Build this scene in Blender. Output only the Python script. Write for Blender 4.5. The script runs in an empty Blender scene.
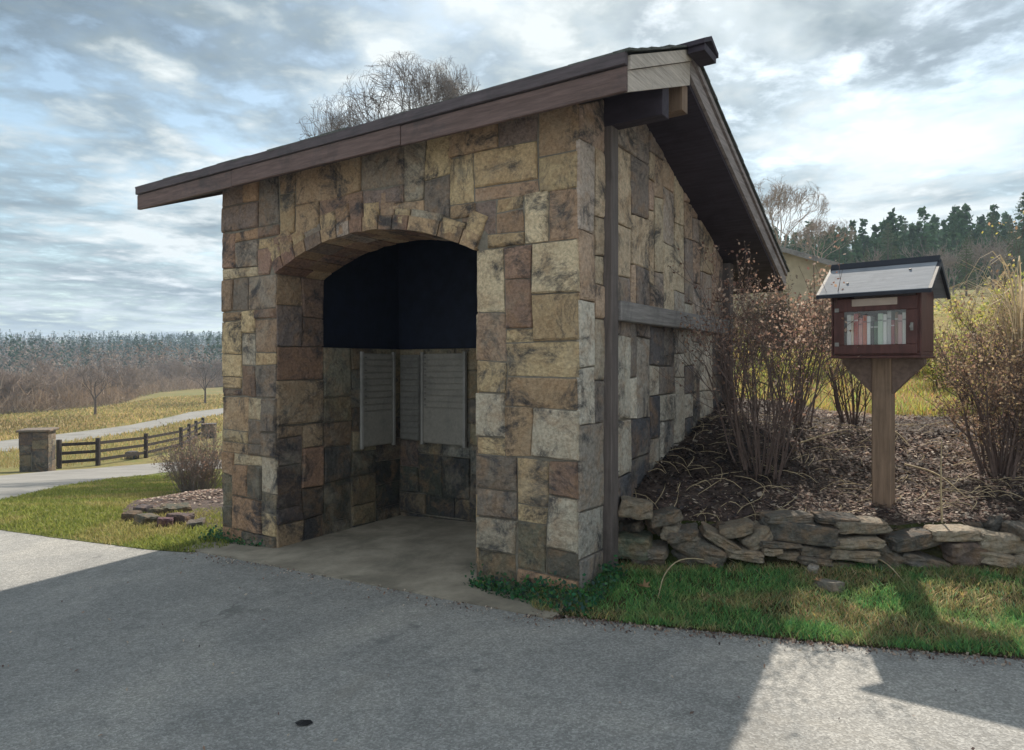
import bpy, math, random
from mathutils import Vector, Matrix, noise
from mathutils.geometry import delaunay_2d_cdt
PI = math.pi
S = bpy.context.scene
COL = S.collection

# ------------------------------------------------------------------ camera
F = 680.0; HZ = 365.0; EYE = 1.6
cd = bpy.data.cameras.new('camera'); cam = bpy.data.objects.new('camera', cd); COL.objects.link(cam)
cam.location = (0, 0, EYE); cam.rotation_euler = (PI/2, 0, 0)
cd.sensor_width = 36; cd.lens = F/1024*36; cd.shift_y = -(375-HZ)/1024
cd.clip_start = 0.05; cd.clip_end = 5000
S.camera = cam
# ------------------------------------------------------------------ sun, exposure
SUN_H = Vector((0.326, 0.945, 0)).normalized()       # horizontal direction towards the sun
ELEV = math.radians(44.5)
SUND = Vector((SUN_H.x*math.cos(ELEV), SUN_H.y*math.cos(ELEV), math.sin(ELEV)))
sl = bpy.data.lights.new('sun', 'SUN'); sun = bpy.data.objects.new('sun', sl); COL.objects.link(sun)
sun.rotation_euler = (-SUND).to_track_quat('-Z', 'Y').to_euler()
sl.energy = 3.7; sl.angle = math.radians(0.7); sl.color = (1.0, 0.91, 0.78)
S.view_settings.view_transform = 'Standard'; S.view_settings.look = 'None'
S.view_settings.exposure = 1.06; S.view_settings.gamma = 1.0
S.view_settings.use_curve_mapping = False

# ------------------------------------------------------------------ world
W = bpy.data.worlds.new('World'); S.world = W; W.use_nodes = True
nt = W.node_tree; N = nt.nodes; L = nt.links
for n in list(N): N.remove(n)
def nd(tree, t, **kw):
    n = tree.nodes.new(t)
    for k, v in kw.items(): setattr(n, k, v)
    return n
def math_(tree, op, a, b=None, clamp=False):
    n = tree.nodes.new('ShaderNodeMath'); n.operation = op; n.use_clamp = clamp
    for i, v in enumerate((a, b)):
        if v is None: continue
        if isinstance(v, (int, float)): n.inputs[i].default_value = v
        else: tree.links.new(v, n.inputs[i])
    return n.outputs[0]
def ramp(tree, fac, stops, interp='LINEAR'):
    n = tree.nodes.new('ShaderNodeValToRGB'); n.color_ramp.interpolation = interp
    e = n.color_ramp.elements
    while len(e) < len(stops): e.new(0.5)
    for i, (p, c) in enumerate(stops):
        e[i].position = p; e[i].color = (*c, 1) if len(c) == 3 else c
    tree.links.new(fac, n.inputs[0]); return n.outputs[0]
def noise_(tree, vec, scale, detail=4, rough=0.55, dist=0.0, lac=2.0):
    n = tree.nodes.new('ShaderNodeTexNoise'); n.inputs['Scale'].default_value = scale
    n.inputs['Detail'].default_value = detail; n.inputs['Roughness'].default_value = rough
    n.inputs['Distortion'].default_value = dist
    if vec is not None: tree.links.new(vec, n.inputs['Vector'])
    return n.outputs[0]
def mix(tree, fac, a, b, mode='MIX'):
    n = tree.nodes.new('ShaderNodeMix'); n.data_type = 'RGBA'; n.blend_type = mode
    for s, v in ((n.inputs[0], fac), (n.inputs[6], a), (n.inputs[7], b)):
        if isinstance(v, (int, float)): s.default_value = v
        elif isinstance(v, tuple): s.default_value = (*v, 1)
        else: tree.links.new(v, s)
    return n.outputs[2]
tc = nd(nt, 'ShaderNodeTexCoord')
sep = nd(nt, 'ShaderNodeSeparateXYZ'); L.new(tc.outputs['Generated'], sep.inputs[0])
zc = math_(nt, 'ADD', math_(nt, 'MAXIMUM', sep.outputs[2], 0.0), 0.09)
cx = math_(nt, 'DIVIDE', sep.outputs[0], zc); cy = math_(nt, 'DIVIDE', sep.outputs[1], zc)
cmb = nd(nt, 'ShaderNodeCombineXYZ'); L.new(cx, cmb.inputs[0]); L.new(cy, cmb.inputs[1])
cv = cmb.outputs[0]
sky = nd(nt, 'ShaderNodeTexSky'); sky.sky_type = 'NISHITA'; sky.sun_disc = False
sky.sun_elevation = ELEV; sky.sun_rotation = math.atan2(SUN_H.x, SUN_H.y)
sky.air_density = 1.0; sky.dust_density = 1.0
skyc = mix(nt, 1.0, sky.outputs[0], (1.0, 1.02, 0.90), 'MULTIPLY')
big = noise_(nt, cv, 0.75, 7, 0.60, 0.35)
fine = noise_(nt, cv, 4.6, 9, 0.60, 0.2)
shade = noise_(nt, cv, 0.95, 5, 0.55, 0.4)
cover = ramp(nt, math_(nt, 'ADD', math_(nt, 'MULTIPLY', big, 0.55), math_(nt, 'MULTIPLY', fine, 0.45)),
             [(0.40, (0.25,)*3), (0.48, (0.78,)*3), (0.55, (1, 1, 1))])
sh = math_(nt, 'ADD', math_(nt, 'MULTIPLY', shade, 0.62), math_(nt, 'MULTIPLY', fine, 0.38))
# clouds near the sun glow brighter, as real thin cloud does
dt = nd(nt, 'ShaderNodeVectorMath', operation='DOT_PRODUCT'); L.new(tc.outputs['Generated'], dt.inputs[0])
dt.inputs[1].default_value = SUND
glow = math_(nt, 'POWER', math_(nt, 'MAXIMUM', dt.outputs['Value'], 0.0), 5.0)
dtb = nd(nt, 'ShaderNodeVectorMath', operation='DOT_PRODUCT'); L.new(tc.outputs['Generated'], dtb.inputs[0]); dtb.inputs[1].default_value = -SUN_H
rear_fill = math_(nt, 'MULTIPLY', math_(nt, 'MAXIMUM', dtb.outputs['Value'], 0.0), 0.16)   # added fill: unseen sky behind the camera brightened to lift the shadows
sh2 = math_(nt, 'ADD', math_(nt, 'ADD', sh, rear_fill), math_(nt, 'MULTIPLY', glow, 0.045))
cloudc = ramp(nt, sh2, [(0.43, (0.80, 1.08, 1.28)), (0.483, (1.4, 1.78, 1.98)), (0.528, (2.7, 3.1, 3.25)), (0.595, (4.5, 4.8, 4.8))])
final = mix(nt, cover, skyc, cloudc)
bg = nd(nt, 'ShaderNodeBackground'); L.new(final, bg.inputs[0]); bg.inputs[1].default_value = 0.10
wo = nd(nt, 'ShaderNodeOutputWorld'); L.new(bg.outputs[0], wo.inputs[0])

# ------------------------------------------------------------------ materials
def mat(name, col=None, rough=0.85, attr=False, scale=8.0, var=0.25, bump=0.3, bscale=None, dark=None, dscale=3.0,
        spec=0.3, dist=0.02, coord='Object', detail=6, dlo=0.5, dhi=0.62, trans=0.0, bmp_detail=8):
    m = bpy.data.materials.new(name); m.use_nodes = True; t = m.node_tree
    p = t.nodes['Principled BSDF']; p.inputs['Roughness'].default_value = rough
    p.inputs['Specular IOR Level'].default_value = spec
    c = nd(t, 'ShaderNodeTexCoord').outputs[coord]
    if attr:
        a = nd(t, 'ShaderNodeVertexColor'); a.layer_name = 'Col'; base = a.outputs[0]
        if col: base = mix(t, 1.0, base, col, 'MULTIPLY')
    else:
        rgb = nd(t, 'ShaderNodeRGB'); rgb.outputs[0].default_value = (*col, 1); base = rgb.outputs[0]
    n1 = noise_(t, c, scale, detail, 0.65)
    v = ramp(t, n1, [(0.3, (1-var,)*3), (0.7, (1+var,)*3)])
    base = mix(t, 1.0, base, v, 'MULTIPLY')
    if dark:
        n2 = noise_(t, c, dscale, 9, 0.7, 0.4)
        f = ramp(t, n2, [(dlo, (0, 0, 0)), (dhi, (1, 1, 1))])
        base = mix(t, f, base, dark)
    t.links.new(base, p.inputs['Base Color'])
    if bump:
        b = nd(t, 'ShaderNodeBump'); b.inputs['Strength'].default_value = bump; b.inputs['Distance'].default_value = dist
        n3 = noise_(t, c, bscale or scale*3, bmp_detail, 0.7)
        t.links.new(n3, b.inputs['Height']); t.links.new(b.outputs[0], p.inputs['Normal'])
    if trans:
        tr = nd(t, 'ShaderNodeBsdfTranslucent'); t.links.new(base, tr.inputs[0])
        ms = nd(t, 'ShaderNodeMixShader'); ms.inputs[0].default_value = trans
        t.links.new(p.outputs[0], ms.inputs[1]); t.links.new(tr.outputs[0], ms.inputs[2])
        t.links.new(ms.outputs[0], t.nodes['Material Output'].inputs[0])
    return m
def stone_mat(name, lich=0.55):
    m = bpy.data.materials.new(name); m.use_nodes = True; t = m.node_tree
    p = t.nodes['Principled BSDF']; p.inputs['Roughness'].default_value = 0.9; p.inputs['Specular IOR Level'].default_value = 0.25
    c = nd(t, 'ShaderNodeTexCoord').outputs['Object']
    a = nd(t, 'ShaderNodeVertexColor'); a.layer_name = 'Col'; base = a.outputs[0]
    # rust and ochre drift through each stone
    n1 = noise_(t, c, 5.0, 7, 0.7, 0.6)
    base = mix(t, ramp(t, n1, [(0.46, (0, 0, 0)), (0.64, (0.48,)*3)]), base, (0.32, 0.195, 0.11))
    n2 = noise_(t, c, 2.6, 10, 0.8, 0.6)
    base = mix(t, ramp(t, n2, [(lich-0.05, (0, 0, 0)), (lich+0.06, (0.9,)*3)]), base, (0.052, 0.053, 0.060))
    n4 = noise_(t, c, 38, 6, 0.7)
    base = mix(t, 1.0, base, ramp(t, n4, [(0.3, (0.62,)*3), (0.7, (1.32,)*3)]), 'MULTIPLY')
    n5 = noise_(t, c, 2.1, 8, 0.7, 0.5)
    base = mix(t, ramp(t, n5, [(0.54, (0, 0, 0)), (0.68, (0.40,)*3)]), base, (0.42, 0.37, 0.29))
    t.links.new(base, p.inputs['Base Color'])
    b = nd(t, 'ShaderNodeBump'); b.inputs['Strength'].default_value = 0.95; b.inputs['Distance'].default_value = 0.05
    h = math_(t, 'ADD', math_(t, 'MULTIPLY', noise_(t, c, 9, 8, 0.65, 0.3), 1.0), math_(t, 'MULTIPLY', noise_(t, c, 60, 5, 0.7), 0.22))
    t.links.new(h, b.inputs['Height']); t.links.new(b.outputs[0], p.inputs['Normal'])
    return m
def wood_mat(name, col, stretch=(1, 1, 1), var=0.35, rough=0.8, wear=None, bump=0.4):
    m = bpy.data.materials.new(name); m.use_nodes = True; t = m.node_tree
    p = t.nodes['Principled BSDF']; p.inputs['Roughness'].default_value = rough; p.inputs['Specular IOR Level'].default_value = 0.3
    c = nd(t, 'ShaderNodeTexCoord').outputs['Object']
    mp = nd(t, 'ShaderNodeMapping'); mp.inputs['Scale'].default_value = stretch; t.links.new(c, mp.inputs[0])
    n = noise_(t, mp.outputs[0], 14, 7, 0.65, 0.3)
    base = mix(t, 1.0, (col[0], col[1], col[2]), ramp(t, n, [(0.3, (1-var,)*3), (0.7, (1+var,)*3)]), 'MULTIPLY')
    n2 = noise_(t, c, 2.5, 8, 0.7, 0.4)
    base = mix(t, ramp(t, n2, [(0.5, (0, 0, 0)), (0.68, (0.7,)*3)]), base, wear or tuple(x*0.45 for x in col))
    t.links.new(base, p.inputs['Base Color'])
    b = nd(t, 'ShaderNodeBump'); b.inputs['Strength'].default_value = bump; b.inputs['Distance'].default_value = 0.01
    t.links.new(n, b.inputs['Height']); t.links.new(b.outputs[0], p.inputs['Normal'])
    return m
M = {}
M['stone'] = stone_mat('stone')
M['rock'] = stone_mat('rock', 0.60)
M['mortar'] = mat('mortar', (0.19, 0.17, 0.14), scale=20, var=0.3, bump=0.5, dist=0.01)
M['fascia'] = wood_mat('fascia_wood', (0.125, 0.086, 0.080), (0.25, 1, 3), wear=(0.045, 0.045, 0.05))
M['fascia_dark'] = wood_mat('fascia_dark_wood', (0.085, 0.070, 0.078), (0.25, 1, 3), wear=(0.045, 0.045, 0.05))
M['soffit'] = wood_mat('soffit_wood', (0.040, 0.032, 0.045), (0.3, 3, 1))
M['pale'] = wood_mat('weathered_pale_wood', (0.42, 0.37, 0.33), (1, 0.25, 4), wear=(0.15, 0.13, 0.115))
M['rake'] = wood_mat('weathered_rake_wood', (0.25, 0.215, 0.21), (1, 0.25, 4), wear=(0.12, 0.10, 0.10))
M['post'] = wood_mat('grey_post_wood', (0.125, 0.105, 0.10), (3, 3, 0.2))
M['beam'] = wood_mat('grey_beam_wood', (0.22, 0.205, 0.20), (2, 0.2, 3), wear=(0.09, 0.085, 0.085))
M['shingle'] = mat('roof_shingle', (0.10, 0.105, 0.10), scale=25, var=0.4, bump=0.6, dark=(0.045, 0.055, 0.045))
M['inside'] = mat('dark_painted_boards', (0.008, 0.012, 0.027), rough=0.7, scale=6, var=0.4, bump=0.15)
M['panel'] = wood_mat('grey_panel', (0.235, 0.22, 0.195), (2, 2, 2), var=0.15, wear=(0.13, 0.125, 0.12), bump=0.1)
M['panel_edge'] = wood_mat('panel_frame_paint', (0.27, 0.26, 0.245), (3, 3, .3), var=0.15, bump=0.1)
M['panel_dark'] = wood_mat('panel_dark', (0.155, 0.148, 0.135), (2, 2, 2), var=0.2, bump=0.1)
M['lib_wood'] = wood_mat('red_brown_stained_wood', (0.085, 0.034, 0.030), (2, 2, 0.5), var=0.35, rough=0.55, wear=(0.05, 0.022, 0.022))
M['lib_post'] = wood_mat('timber_post', (0.20, 0.135, 0.095), (4, 4, 0.25), var=0.35, wear=(0.11, 0.08, 0.06))
M['lib_roof'] = wood_mat('blue_grey_roof_board', (0.225, 0.245, 0.28), (0.4, 3, 3), var=0.18, rough=0.8, wear=(0.15, 0.165, 0.19), bump=0.15)
M['lib_cap'] = mat('dark_roof_cap', (0.02, 0.023, 0.034), rough=0.6, scale=10, var=0.2, bump=0.1)
M['brace'] = wood_mat('brace_wood', (0.16, 0.11, 0.09), (2, 2, 2), var=0.3)
M['plaque'] = wood_mat('plaque_wood', (0.42, 0.34, 0.29), (0.5, 2, 2), var=0.12, bump=0.1)
M['metal'] = mat('dull_metal', (0.22, 0.21, 0.20), rough=0.4, scale=30, var=0.2, bump=0.1)
M['vc'] = mat('matte_tinted', attr=True, scale=30, var=0.12, bump=0.0)
M['leaf'] = mat('leaf', attr=True, scale=4, var=0.15, bump=0.0, rough=0.7, trans=0.45)
M['grassb'] = mat('grass_blade', attr=True, scale=4, var=0.15, bump=0.0, rough=0.7, trans=0.4)
M['needle'] = mat('needles', attr=True, scale=.3, var=0.2, bump=0.0, rough=1.0, spec=0.05, trans=0.12)
M['bark'] = mat('bark', (0.12, 0.095, 0.08), scale=15, var=0.4, bump=0.5)
M['twig_dark'] = mat('dark_twigs', (0.13, 0.105, 0.095), scale=3, var=0.3, bump=0.0)
M['bark_pale'] = mat('bark_pale', (0.24, 0.205, 0.185), scale=3, var=0.3, bump=0.0)
M['bark_bg'] = mat('bark_far', (0.29, 0.23, 0.19), scale=1, var=0.35, bump=0.0)
M['stem'] = mat('stem', (0.12, 0.085, 0.075), scale=20, var=0.4, bump=0.0)
M['straw'] = mat('straw', (0.46, 0.37, 0.24), scale=20, var=0.3, bump=0.0, trans=0.25)
M['fence'] = wood_mat('dark_fence_wood', (0.045, 0.035, 0.032), (1, 1, 1), var=0.35)
gm = bpy.data.materials.new('window_glass'); gm.use_nodes = True; t_ = gm.node_tree
t_.nodes.remove(t_.nodes['Principled BSDF'])
tr = nd(t_, 'ShaderNodeBsdfTransparent'); gl = nd(t_, 'ShaderNodeBsdfGlossy'); gl.inputs['Roughness'].default_value = 0.03
ms = nd(t_, 'ShaderNodeMixShader'); ms.inputs[0].default_value = 0.05
t_.links.new(tr.outputs[0], ms.inputs[1]); t_.links.new(gl.outputs[0], ms.inputs[2]); t_.links.new(ms.outputs[0], t_.nodes['Material Output'].inputs[0])
M['glass'] = gm

def asphalt_mat():
    m = bpy.data.materials.new('asphalt'); m.use_nodes = True; t = m.node_tree
    p = t.nodes['Principled BSDF']; p.inputs['Roughness'].default_value = 0.9; p.inputs['Specular IOR Level'].default_value = 0.25
    c = nd(t, 'ShaderNodeTexCoord').outputs['Object']
    n1 = noise_(t, c, 0.9, 6, 0.65, 0.5)
    base = ramp(t, n1, [(0.33, (0.20, 0.20, 0.196)), (0.5, (0.255, 0.252, 0.243)), (0.68, (0.315, 0.305, 0.285))])
    vo = nd(t, 'ShaderNodeTexVoronoi'); vo.inputs['Scale'].default_value = 105; t.links.new(c, vo.inputs['Vector'])
    sp = nd(t, 'ShaderNodeSeparateColor'); t.links.new(vo.outputs['Color'], sp.inputs[0])
    base = mix(t, 1.0, base, ramp(t, sp.outputs[0], [(0.0, (0.74,)*3), (0.6, (0.98,)*3), (1.0, (1.35,)*3)]), 'MULTIPLY')
    base = mix(t, 1.0, base, ramp(t, noise_(t, c, 14, 5, 0.7), [(0.3, (0.86,)*3), (0.7, (1.14,)*3)]), 'MULTIPLY')
    n2 = noise_(t, c, 2.3, 8, 0.75, 1.2)
    base = mix(t, ramp(t, n2, [(0.66, (0, 0, 0)), (0.72, (0.35,)*3)]), base, (0.36, 0.36, 0.34))
    n3 = noise_(t, c, 3.1, 5, 0.6, 0.2)
    base = mix(t, ramp(t, n3, [(0.28, (0.55,)*3), (0.36, (0, 0, 0))]), base, (0.10, 0.10, 0.105))
    wv = nd(t, 'ShaderNodeVectorMath', operation='MULTIPLY_ADD'); nn = nd(t, 'ShaderNodeTexNoise'); nn.inputs['Scale'].default_value = 1.7; nn.inputs['Detail'].default_value = 6
    t.links.new(c, nn.inputs['Vector']); t.links.new(nn.outputs['Color'], wv.inputs[0]); wv.inputs[1].default_value = (1.1, 1.1, 0); t.links.new(c, wv.inputs[2])
    vc_ = nd(t, 'ShaderNodeTexVoronoi', feature='DISTANCE_TO_EDGE'); vc_.inputs['Scale'].default_value = 0.33; t.links.new(wv.outputs[0], vc_.inputs['Vector'])
    crk = ramp(t, vc_.outputs['Distance'], [(0.0015, (0.6,)*3), (0.0045, (0, 0, 0))])
    crk = math_(t, 'MULTIPLY', crk, ramp(t, noise_(t, c, 0.5, 4), [(0.50, (0, 0, 0)), (0.62, (1, 1, 1))]))
    base = mix(t, crk, base, (0.09, 0.088, 0.085))
    base = mix(t, ramp(t, noise_(t, c, 1.1, 7, 0.75, 0.8), [(0.56, (0, 0, 0)), (0.70, (0.4,)*3)]), base, (0.20, 0.185, 0.16))
    t.links.new(base, p.inputs['Base Color'])
    b = nd(t, 'ShaderNodeBump'); b.inputs['Strength'].default_value = 0.5; b.inputs['Distance'].default_value = 0.006
    h = math_(t, 'ADD', vo.outputs['Distance'], noise_(t, c, 40, 5, 0.7))
    t.links.new(h, b.inputs['Height']); t.links.new(b.outputs[0], p.inputs['Normal'])
    return m
M['asphalt'] = asphalt_mat()
M['asphalt_far'] = mat('asphalt_far', (0.20, 0.195, 0.185), scale=0.7, var=0.2, bump=0.3, bscale=30, coord='Object')
M['concrete'] = mat('slab_concrete', (0.27, 0.24, 0.195), scale=2.4, var=0.35, bump=0.5, bscale=25, dist=0.012, dark=(0.17, 0.155, 0.125), dscale=1.6, dlo=0.5, dhi=0.66)
M['soil'] = mat('mulch_soil', (0.085, 0.062, 0.055), scale=7, var=0.5, bump=1.0, bscale=22, dist=0.05, dark=(0.12, 0.09, 0.075), dscale=6)
def field_mat(name, a, b_, c_, s1=0.15, s2=3.0):
    m = bpy.data.materials.new(name); m.use_nodes = True; t = m.node_tree
    p = t.nodes['Principled BSDF']; p.inputs['Roughness'].default_value = 0.95; p.inputs['Specular IOR Level'].default_value = 0.1
    c = nd(t, 'ShaderNodeTexCoord').outputs['Object']
    base = mix(t, ramp(t, noise_(t, c, s1, 6, 0.6, 0.5), [(0.42, (0, 0, 0)), (0.6, (1, 1, 1))]), a, b_)
    base = mix(t, ramp(t, noise_(t, c, s2, 7, 0.7), [(0.5, (0, 0, 0)), (0.66, (0.8,)*3)]), base, c_)
    base = mix(t, 1.0, base, ramp(t, noise_(t, c, s2*9, 4, 0.7), [(0.3, (0.65,)*3), (0.7, (1.3,)*3)]), 'MULTIPLY')
    t.links.new(base, p.inputs['Base Color'])
    b = nd(t, 'ShaderNodeBump'); b.inputs['Strength'].default_value = 0.9; b.inputs['Distance'].default_value = 0.04
    t.links.new(noise_(t, c, s2*8, 6, 0.7), b.inputs['Height']); t.links.new(b.outputs[0], p.inputs['Normal'])
    return m
M['field'] = field_mat('field_grass', (0.16, 0.15, 0.06), (0.22, 0.17, 0.08), (0.12, 0.145, 0.045), 0.12, 0.9)
M['orange'] = field_mat('dry_orange_grass', (0.23, 0.185, 0.085), (0.29, 0.20, 0.10), (0.18, 0.17, 0.07), 0.3, 1.0)
M['lawn'] = field_mat('lawn_soil', (0.10, 0.125, 0.033), (0.15, 0.145, 0.05), (0.20, 0.16, 0.07), 0.7, 2.5)
M['turf'] = field_mat('turf_soil', (0.045, 0.060, 0.020), (0.075, 0.065, 0.032), (0.13, 0.095, 0.055), 1.2, 4.0)
M['forest_floor'] = field_mat('forest_floor_litter', (0.085, 0.075, 0.055), (0.11, 0.09, 0.07), (0.06, 0.07, 0.045), 0.05, 0.4)
M['hillgrass'] = field_mat('hill_grass', (0.24, 0.22, 0.065), (0.30, 0.22, 0.09), (0.17, 0.18, 0.05), 0.5, 3.0)

# ------------------------------------------------------------------ helpers
class MB:
    def __init__(s): s.v = []; s.f = []; s.c = []
    def face(s, pts, col=None):
        i = len(s.v); s.v.extend(tuple(p) for p in pts); s.f.append(tuple(range(i, i+len(pts)))); s.c.append(col)
    def add(s, verts, faces, col=None):
        i = len(s.v); s.v.extend(tuple(p) for p in verts)
        for f in faces: s.f.append(tuple(i+k for k in f)); s.c.append(col)
    def box(s, x0, x1, y0, y1, z0, z1, col=None, mtx=None, bev=0.0):
        b = bev
        if b <= 0:
            vs = [Vector((x, y, z)) for z in (z0, z1) for y in (y0, y1) for x in (x0, x1)]
            fs = [(0, 2, 3, 1), (4, 5, 7, 6), (0, 1, 5, 4), (2, 6, 7, 3), (0, 4, 6, 2), (1, 3, 7, 5)]
        else:
            vs = []; key = {}
            for iz, z in enumerate((z0, z1)):
                for iy, y in enumerate((y0, y1)):
                    for ix, x in enumerate((x0, x1)):
                        sx, sy, sz = (1 if ix == 0 else -1), (1 if iy == 0 else -1), (1 if iz == 0 else -1)
                        key[(ix, iy, iz, 0)] = len(vs); vs.append(Vector((x, y+sy*b, z+sz*b)))
                        key[(ix, iy, iz, 1)] = len(vs); vs.append(Vector((x+sx*b, y, z+sz*b)))
                        key[(ix, iy, iz, 2)] = len(vs); vs.append(Vector((x+sx*b, y+sy*b, z)))
            k = lambda a, b_, c, d: key[(a, b_, c, d)]
            fs = [(k(0,0,0,0), k(0,0,1,0), k(0,1,1,0), k(0,1,0,0)), (k(1,0,0,0), k(1,1,0,0), k(1,1,1,0), k(1,0,1,0)),
                  (k(0,0,0,1), k(1,0,0,1), k(1,0,1,1), k(0,0,1,1)), (k(0,1,0,1), k(0,1,1,1), k(1,1,1,1), k(1,1,0,1)),
                  (k(0,0,0,2), k(0,1,0,2), k(1,1,0,2), k(1,0,0,2)), (k(0,0,1,2), k(1,0,1,2), k(1,1,1,2), k(0,1,1,2))]
            for a in (0, 1):
                for c in (0, 1):
                    fs.append((k(0,a,c,1), k(1,a,c,1), k(1,a,c,2), k(0,a,c,2)))
                    fs.append((k(a,0,c,0), k(a,1,c,0), k(a,1,c,2), k(a,0,c,2)))
                    fs.append((k(a,c,0,0), k(a,c,1,0), k(a,c,1,1), k(a,c,0,1)))
            for a in (0, 1):
                for b2 in (0, 1):
                    for c in (0, 1): fs.append((k(a,b2,c,0), k(a,b2,c,1), k(a,b2,c,2)))
        if mtx: vs = [mtx @ v for v in vs]
        s.add(vs, fs, col)
    def prism(s, poly, axis_pt, U, V, D, col=None):
        """poly in (u,v) placed at axis_pt + u*U + v*V and swept by vector D"""
        a = [axis_pt + U*p[0] + V*p[1] for p in poly]; n = len(a)
        b = [q + D for q in a]
        s.add(a+b, [tuple(range(n))[::-1], tuple(range(n, 2*n))] + [(i, (i+1) % n, n+(i+1) % n, n+i) for i in range(n)], col)
    def tube(s, pts, rad, n=4, col=None, cap=False):
        base = len(s.v); k = len(pts)
        for i, p in enumerate(pts):
            p = Vector(p)
            d = (Vector(pts[min(i+1, k-1)]) - Vector(pts[max(i-1, 0)]))
            if d.length < 1e-9: d = Vector((0, 0, 1))
            d.normalize(); a = d.cross(Vector((0.31, 0.17, 0.93)) if abs(d.z) < .9 else Vector((1, 0.1, 0))).normalized(); b = d.cross(a)
            for j in range(n):
                q = 2*PI*j/n; s.v.append(tuple(p + (a*math.cos(q) + b*math.sin(q))*rad[i]))
        for i in range(k-1):
            for j in range(n):
                s.f.append((base+i*n+j, base+i*n+(j+1) % n, base+(i+1)*n+(j+1) % n, base+(i+1)*n+j)); s.c.append(col)
        if cap:
            s.f.append(tuple(base+j for j in range(n))[::-1]); s.c.append(col)
            s.f.append(tuple(base+(k-1)*n+j for j in range(n))); s.c.append(col)
    def build(s, name, m, parent=None, smooth=False, loc=None, rotz=None):
        me = bpy.data.meshes.new(name); me.from_pydata(s.v, [], s.f); me.materials.append(m)
        if any(c is not None for c in s.c):
            at_ = me.color_attributes.new('Col', 'FLOAT_COLOR', 'CORNER'); arr = []
            for f, c in zip(s.f, s.c):
                c = c or (0.3, 0.3, 0.3)
                arr.extend((c[0], c[1], c[2], 1.0)*len(f))
            at_.data.foreach_set('color', arr)
        if smooth: me.polygons.foreach_set('use_smooth', [True]*len(me.polygons))
        me.update()
        o = bpy.data.objects.new(name, me); COL.objects.link(o)
        if parent: o.parent = parent
        if loc: o.location = loc
        if rotz is not None: o.rotation_euler = (0, 0, rotz)
        return o
def tag(o, label=None, cat=None, group=None, kind=None):
    if label: o['label'] = label
    if cat: o['category'] = cat
    if group: o['group'] = group
    if kind: o['kind'] = kind
    return o
def empty(name, loc=(0, 0, 0), rotz=0, **kw):
    o = bpy.data.objects.new(name, None); COL.objects.link(o); o.location = loc; o.rotation_euler = (0, 0, rotz)
    o.empty_display_size = 0.2
    return tag(o, **kw)
def copy_tree(o, loc=None, rotz=None, scale=None, label=None):
    def rec(a, par):
        c = a.copy(); COL.objects.link(c); c.parent = par
        for ch in list(a.children): rec(ch, c)
        return c
    r = rec(o, None)
    if loc is not None: r.location = loc
    if rotz is not None: r.rotation_euler = (0, 0, rotz)
    if scale is not None: r.scale = scale if isinstance(scale, tuple) else (scale,)*3
    if label: r['label'] = label
    return r
def lerp(a, b, t): return a + (b-a)*t
def sstep(x, a, b):
    t = max(0.0, min(1.0, (x-a)/(b-a))); return t*t*(3-2*t)
def table(x, tb):
    if x <= tb[0][0]: return tb[0][1]
    for (a, va), (b, vb) in zip(tb, tb[1:]):
        if x <= b: return lerp(va, vb, (x-a)/(b-a))
    return tb[-1][1]

# ------------------------------------------------------------------ terrain
RC = Vector((0.477, 4.84, 0)); ROT = math.atan2(-0.558, 0.830)
RX, RY = math.cos(ROT), math.sin(ROT)
def loc2w(a, s): return (RC.x + a*RX - s*RY, RC.y + a*RY + s*RX)
def w2loc(x, y):
    dx, dy = x-RC.x, y-RC.y; return (dx*RX+dy*RY, -dx*RY+dy*RX)
def wally(x): return table(x, [(-1, 5.62), (0.66, 5.33), (2.2, 5.08), (3.9, 4.80), (9, 4.5), (30, 4.0)])
LT = [(7, -.27), (10, -.5), (15, -1.1), (22, -2.0), (28, -2.65), (33, -2.9), (50, -3.1), (100, -3.2), (150, -3.1), (200, -1.5), (280, 3), (420, 11), (560, 17), (700, 16), (2500, 5)]
RT = [(7.3, 1.0), (10, 1.05), (15, 1.55), (25, 3.0), (40, 4.6), (60, 7.0), (100, 13), (160, 22), (300, 30), (600, 34), (2500, 30)]
def H(x, y):
    pl = 0.041*max(-9, min(x, 6)) - 0.0185*max(-3, min(y, 9))
    k = sstep(y, 6.8, 10.5)*sstep(-x, 0.5, 3.5)
    if y > 220: pl += 0
    hl = lerp(pl, table(y, LT), k) if y < 60 else table(y, LT) + (7.0*noise.noise(Vector((x*.009, y*.004, 2)))*sstep(y, 220, 420) if y > 220 else 0)
    v = y - wally(x)
    fb = pl + 0.10*sstep(v, -0.9, -0.1)
    if v <= 0: hr = fb
    else:
        hr = pl + 0.10 + 0.26*sstep(v, 0.02, 0.13) + 0.27*min(v, 1.9)
        q = sstep(v, 1.6, 3.0)
        if q > 0: hr = lerp(hr, table(y, RT) + (0.10*min(120, max(0, x-0.45*y)) if y > 25 else 0), q)
        hr += 0.03*noise.noise(Vector((x*2, y*2, 3)))*sstep(v, 0.1, .5)
    a, s = w2loc(x, y)
    if v > 0: hr += 0.20*sstep(v, 0.05, .5)*(1-sstep(a, 0.1, 1.5))*(1-sstep(s, 3.6, 5))
    a0 = -0.45 - 0.8*max(0, s-3.4)
    fr = sstep(a, a0, a0+0.35+0.6*max(0, s-3.4))
    return lerp(hl, hr, fr)
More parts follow.
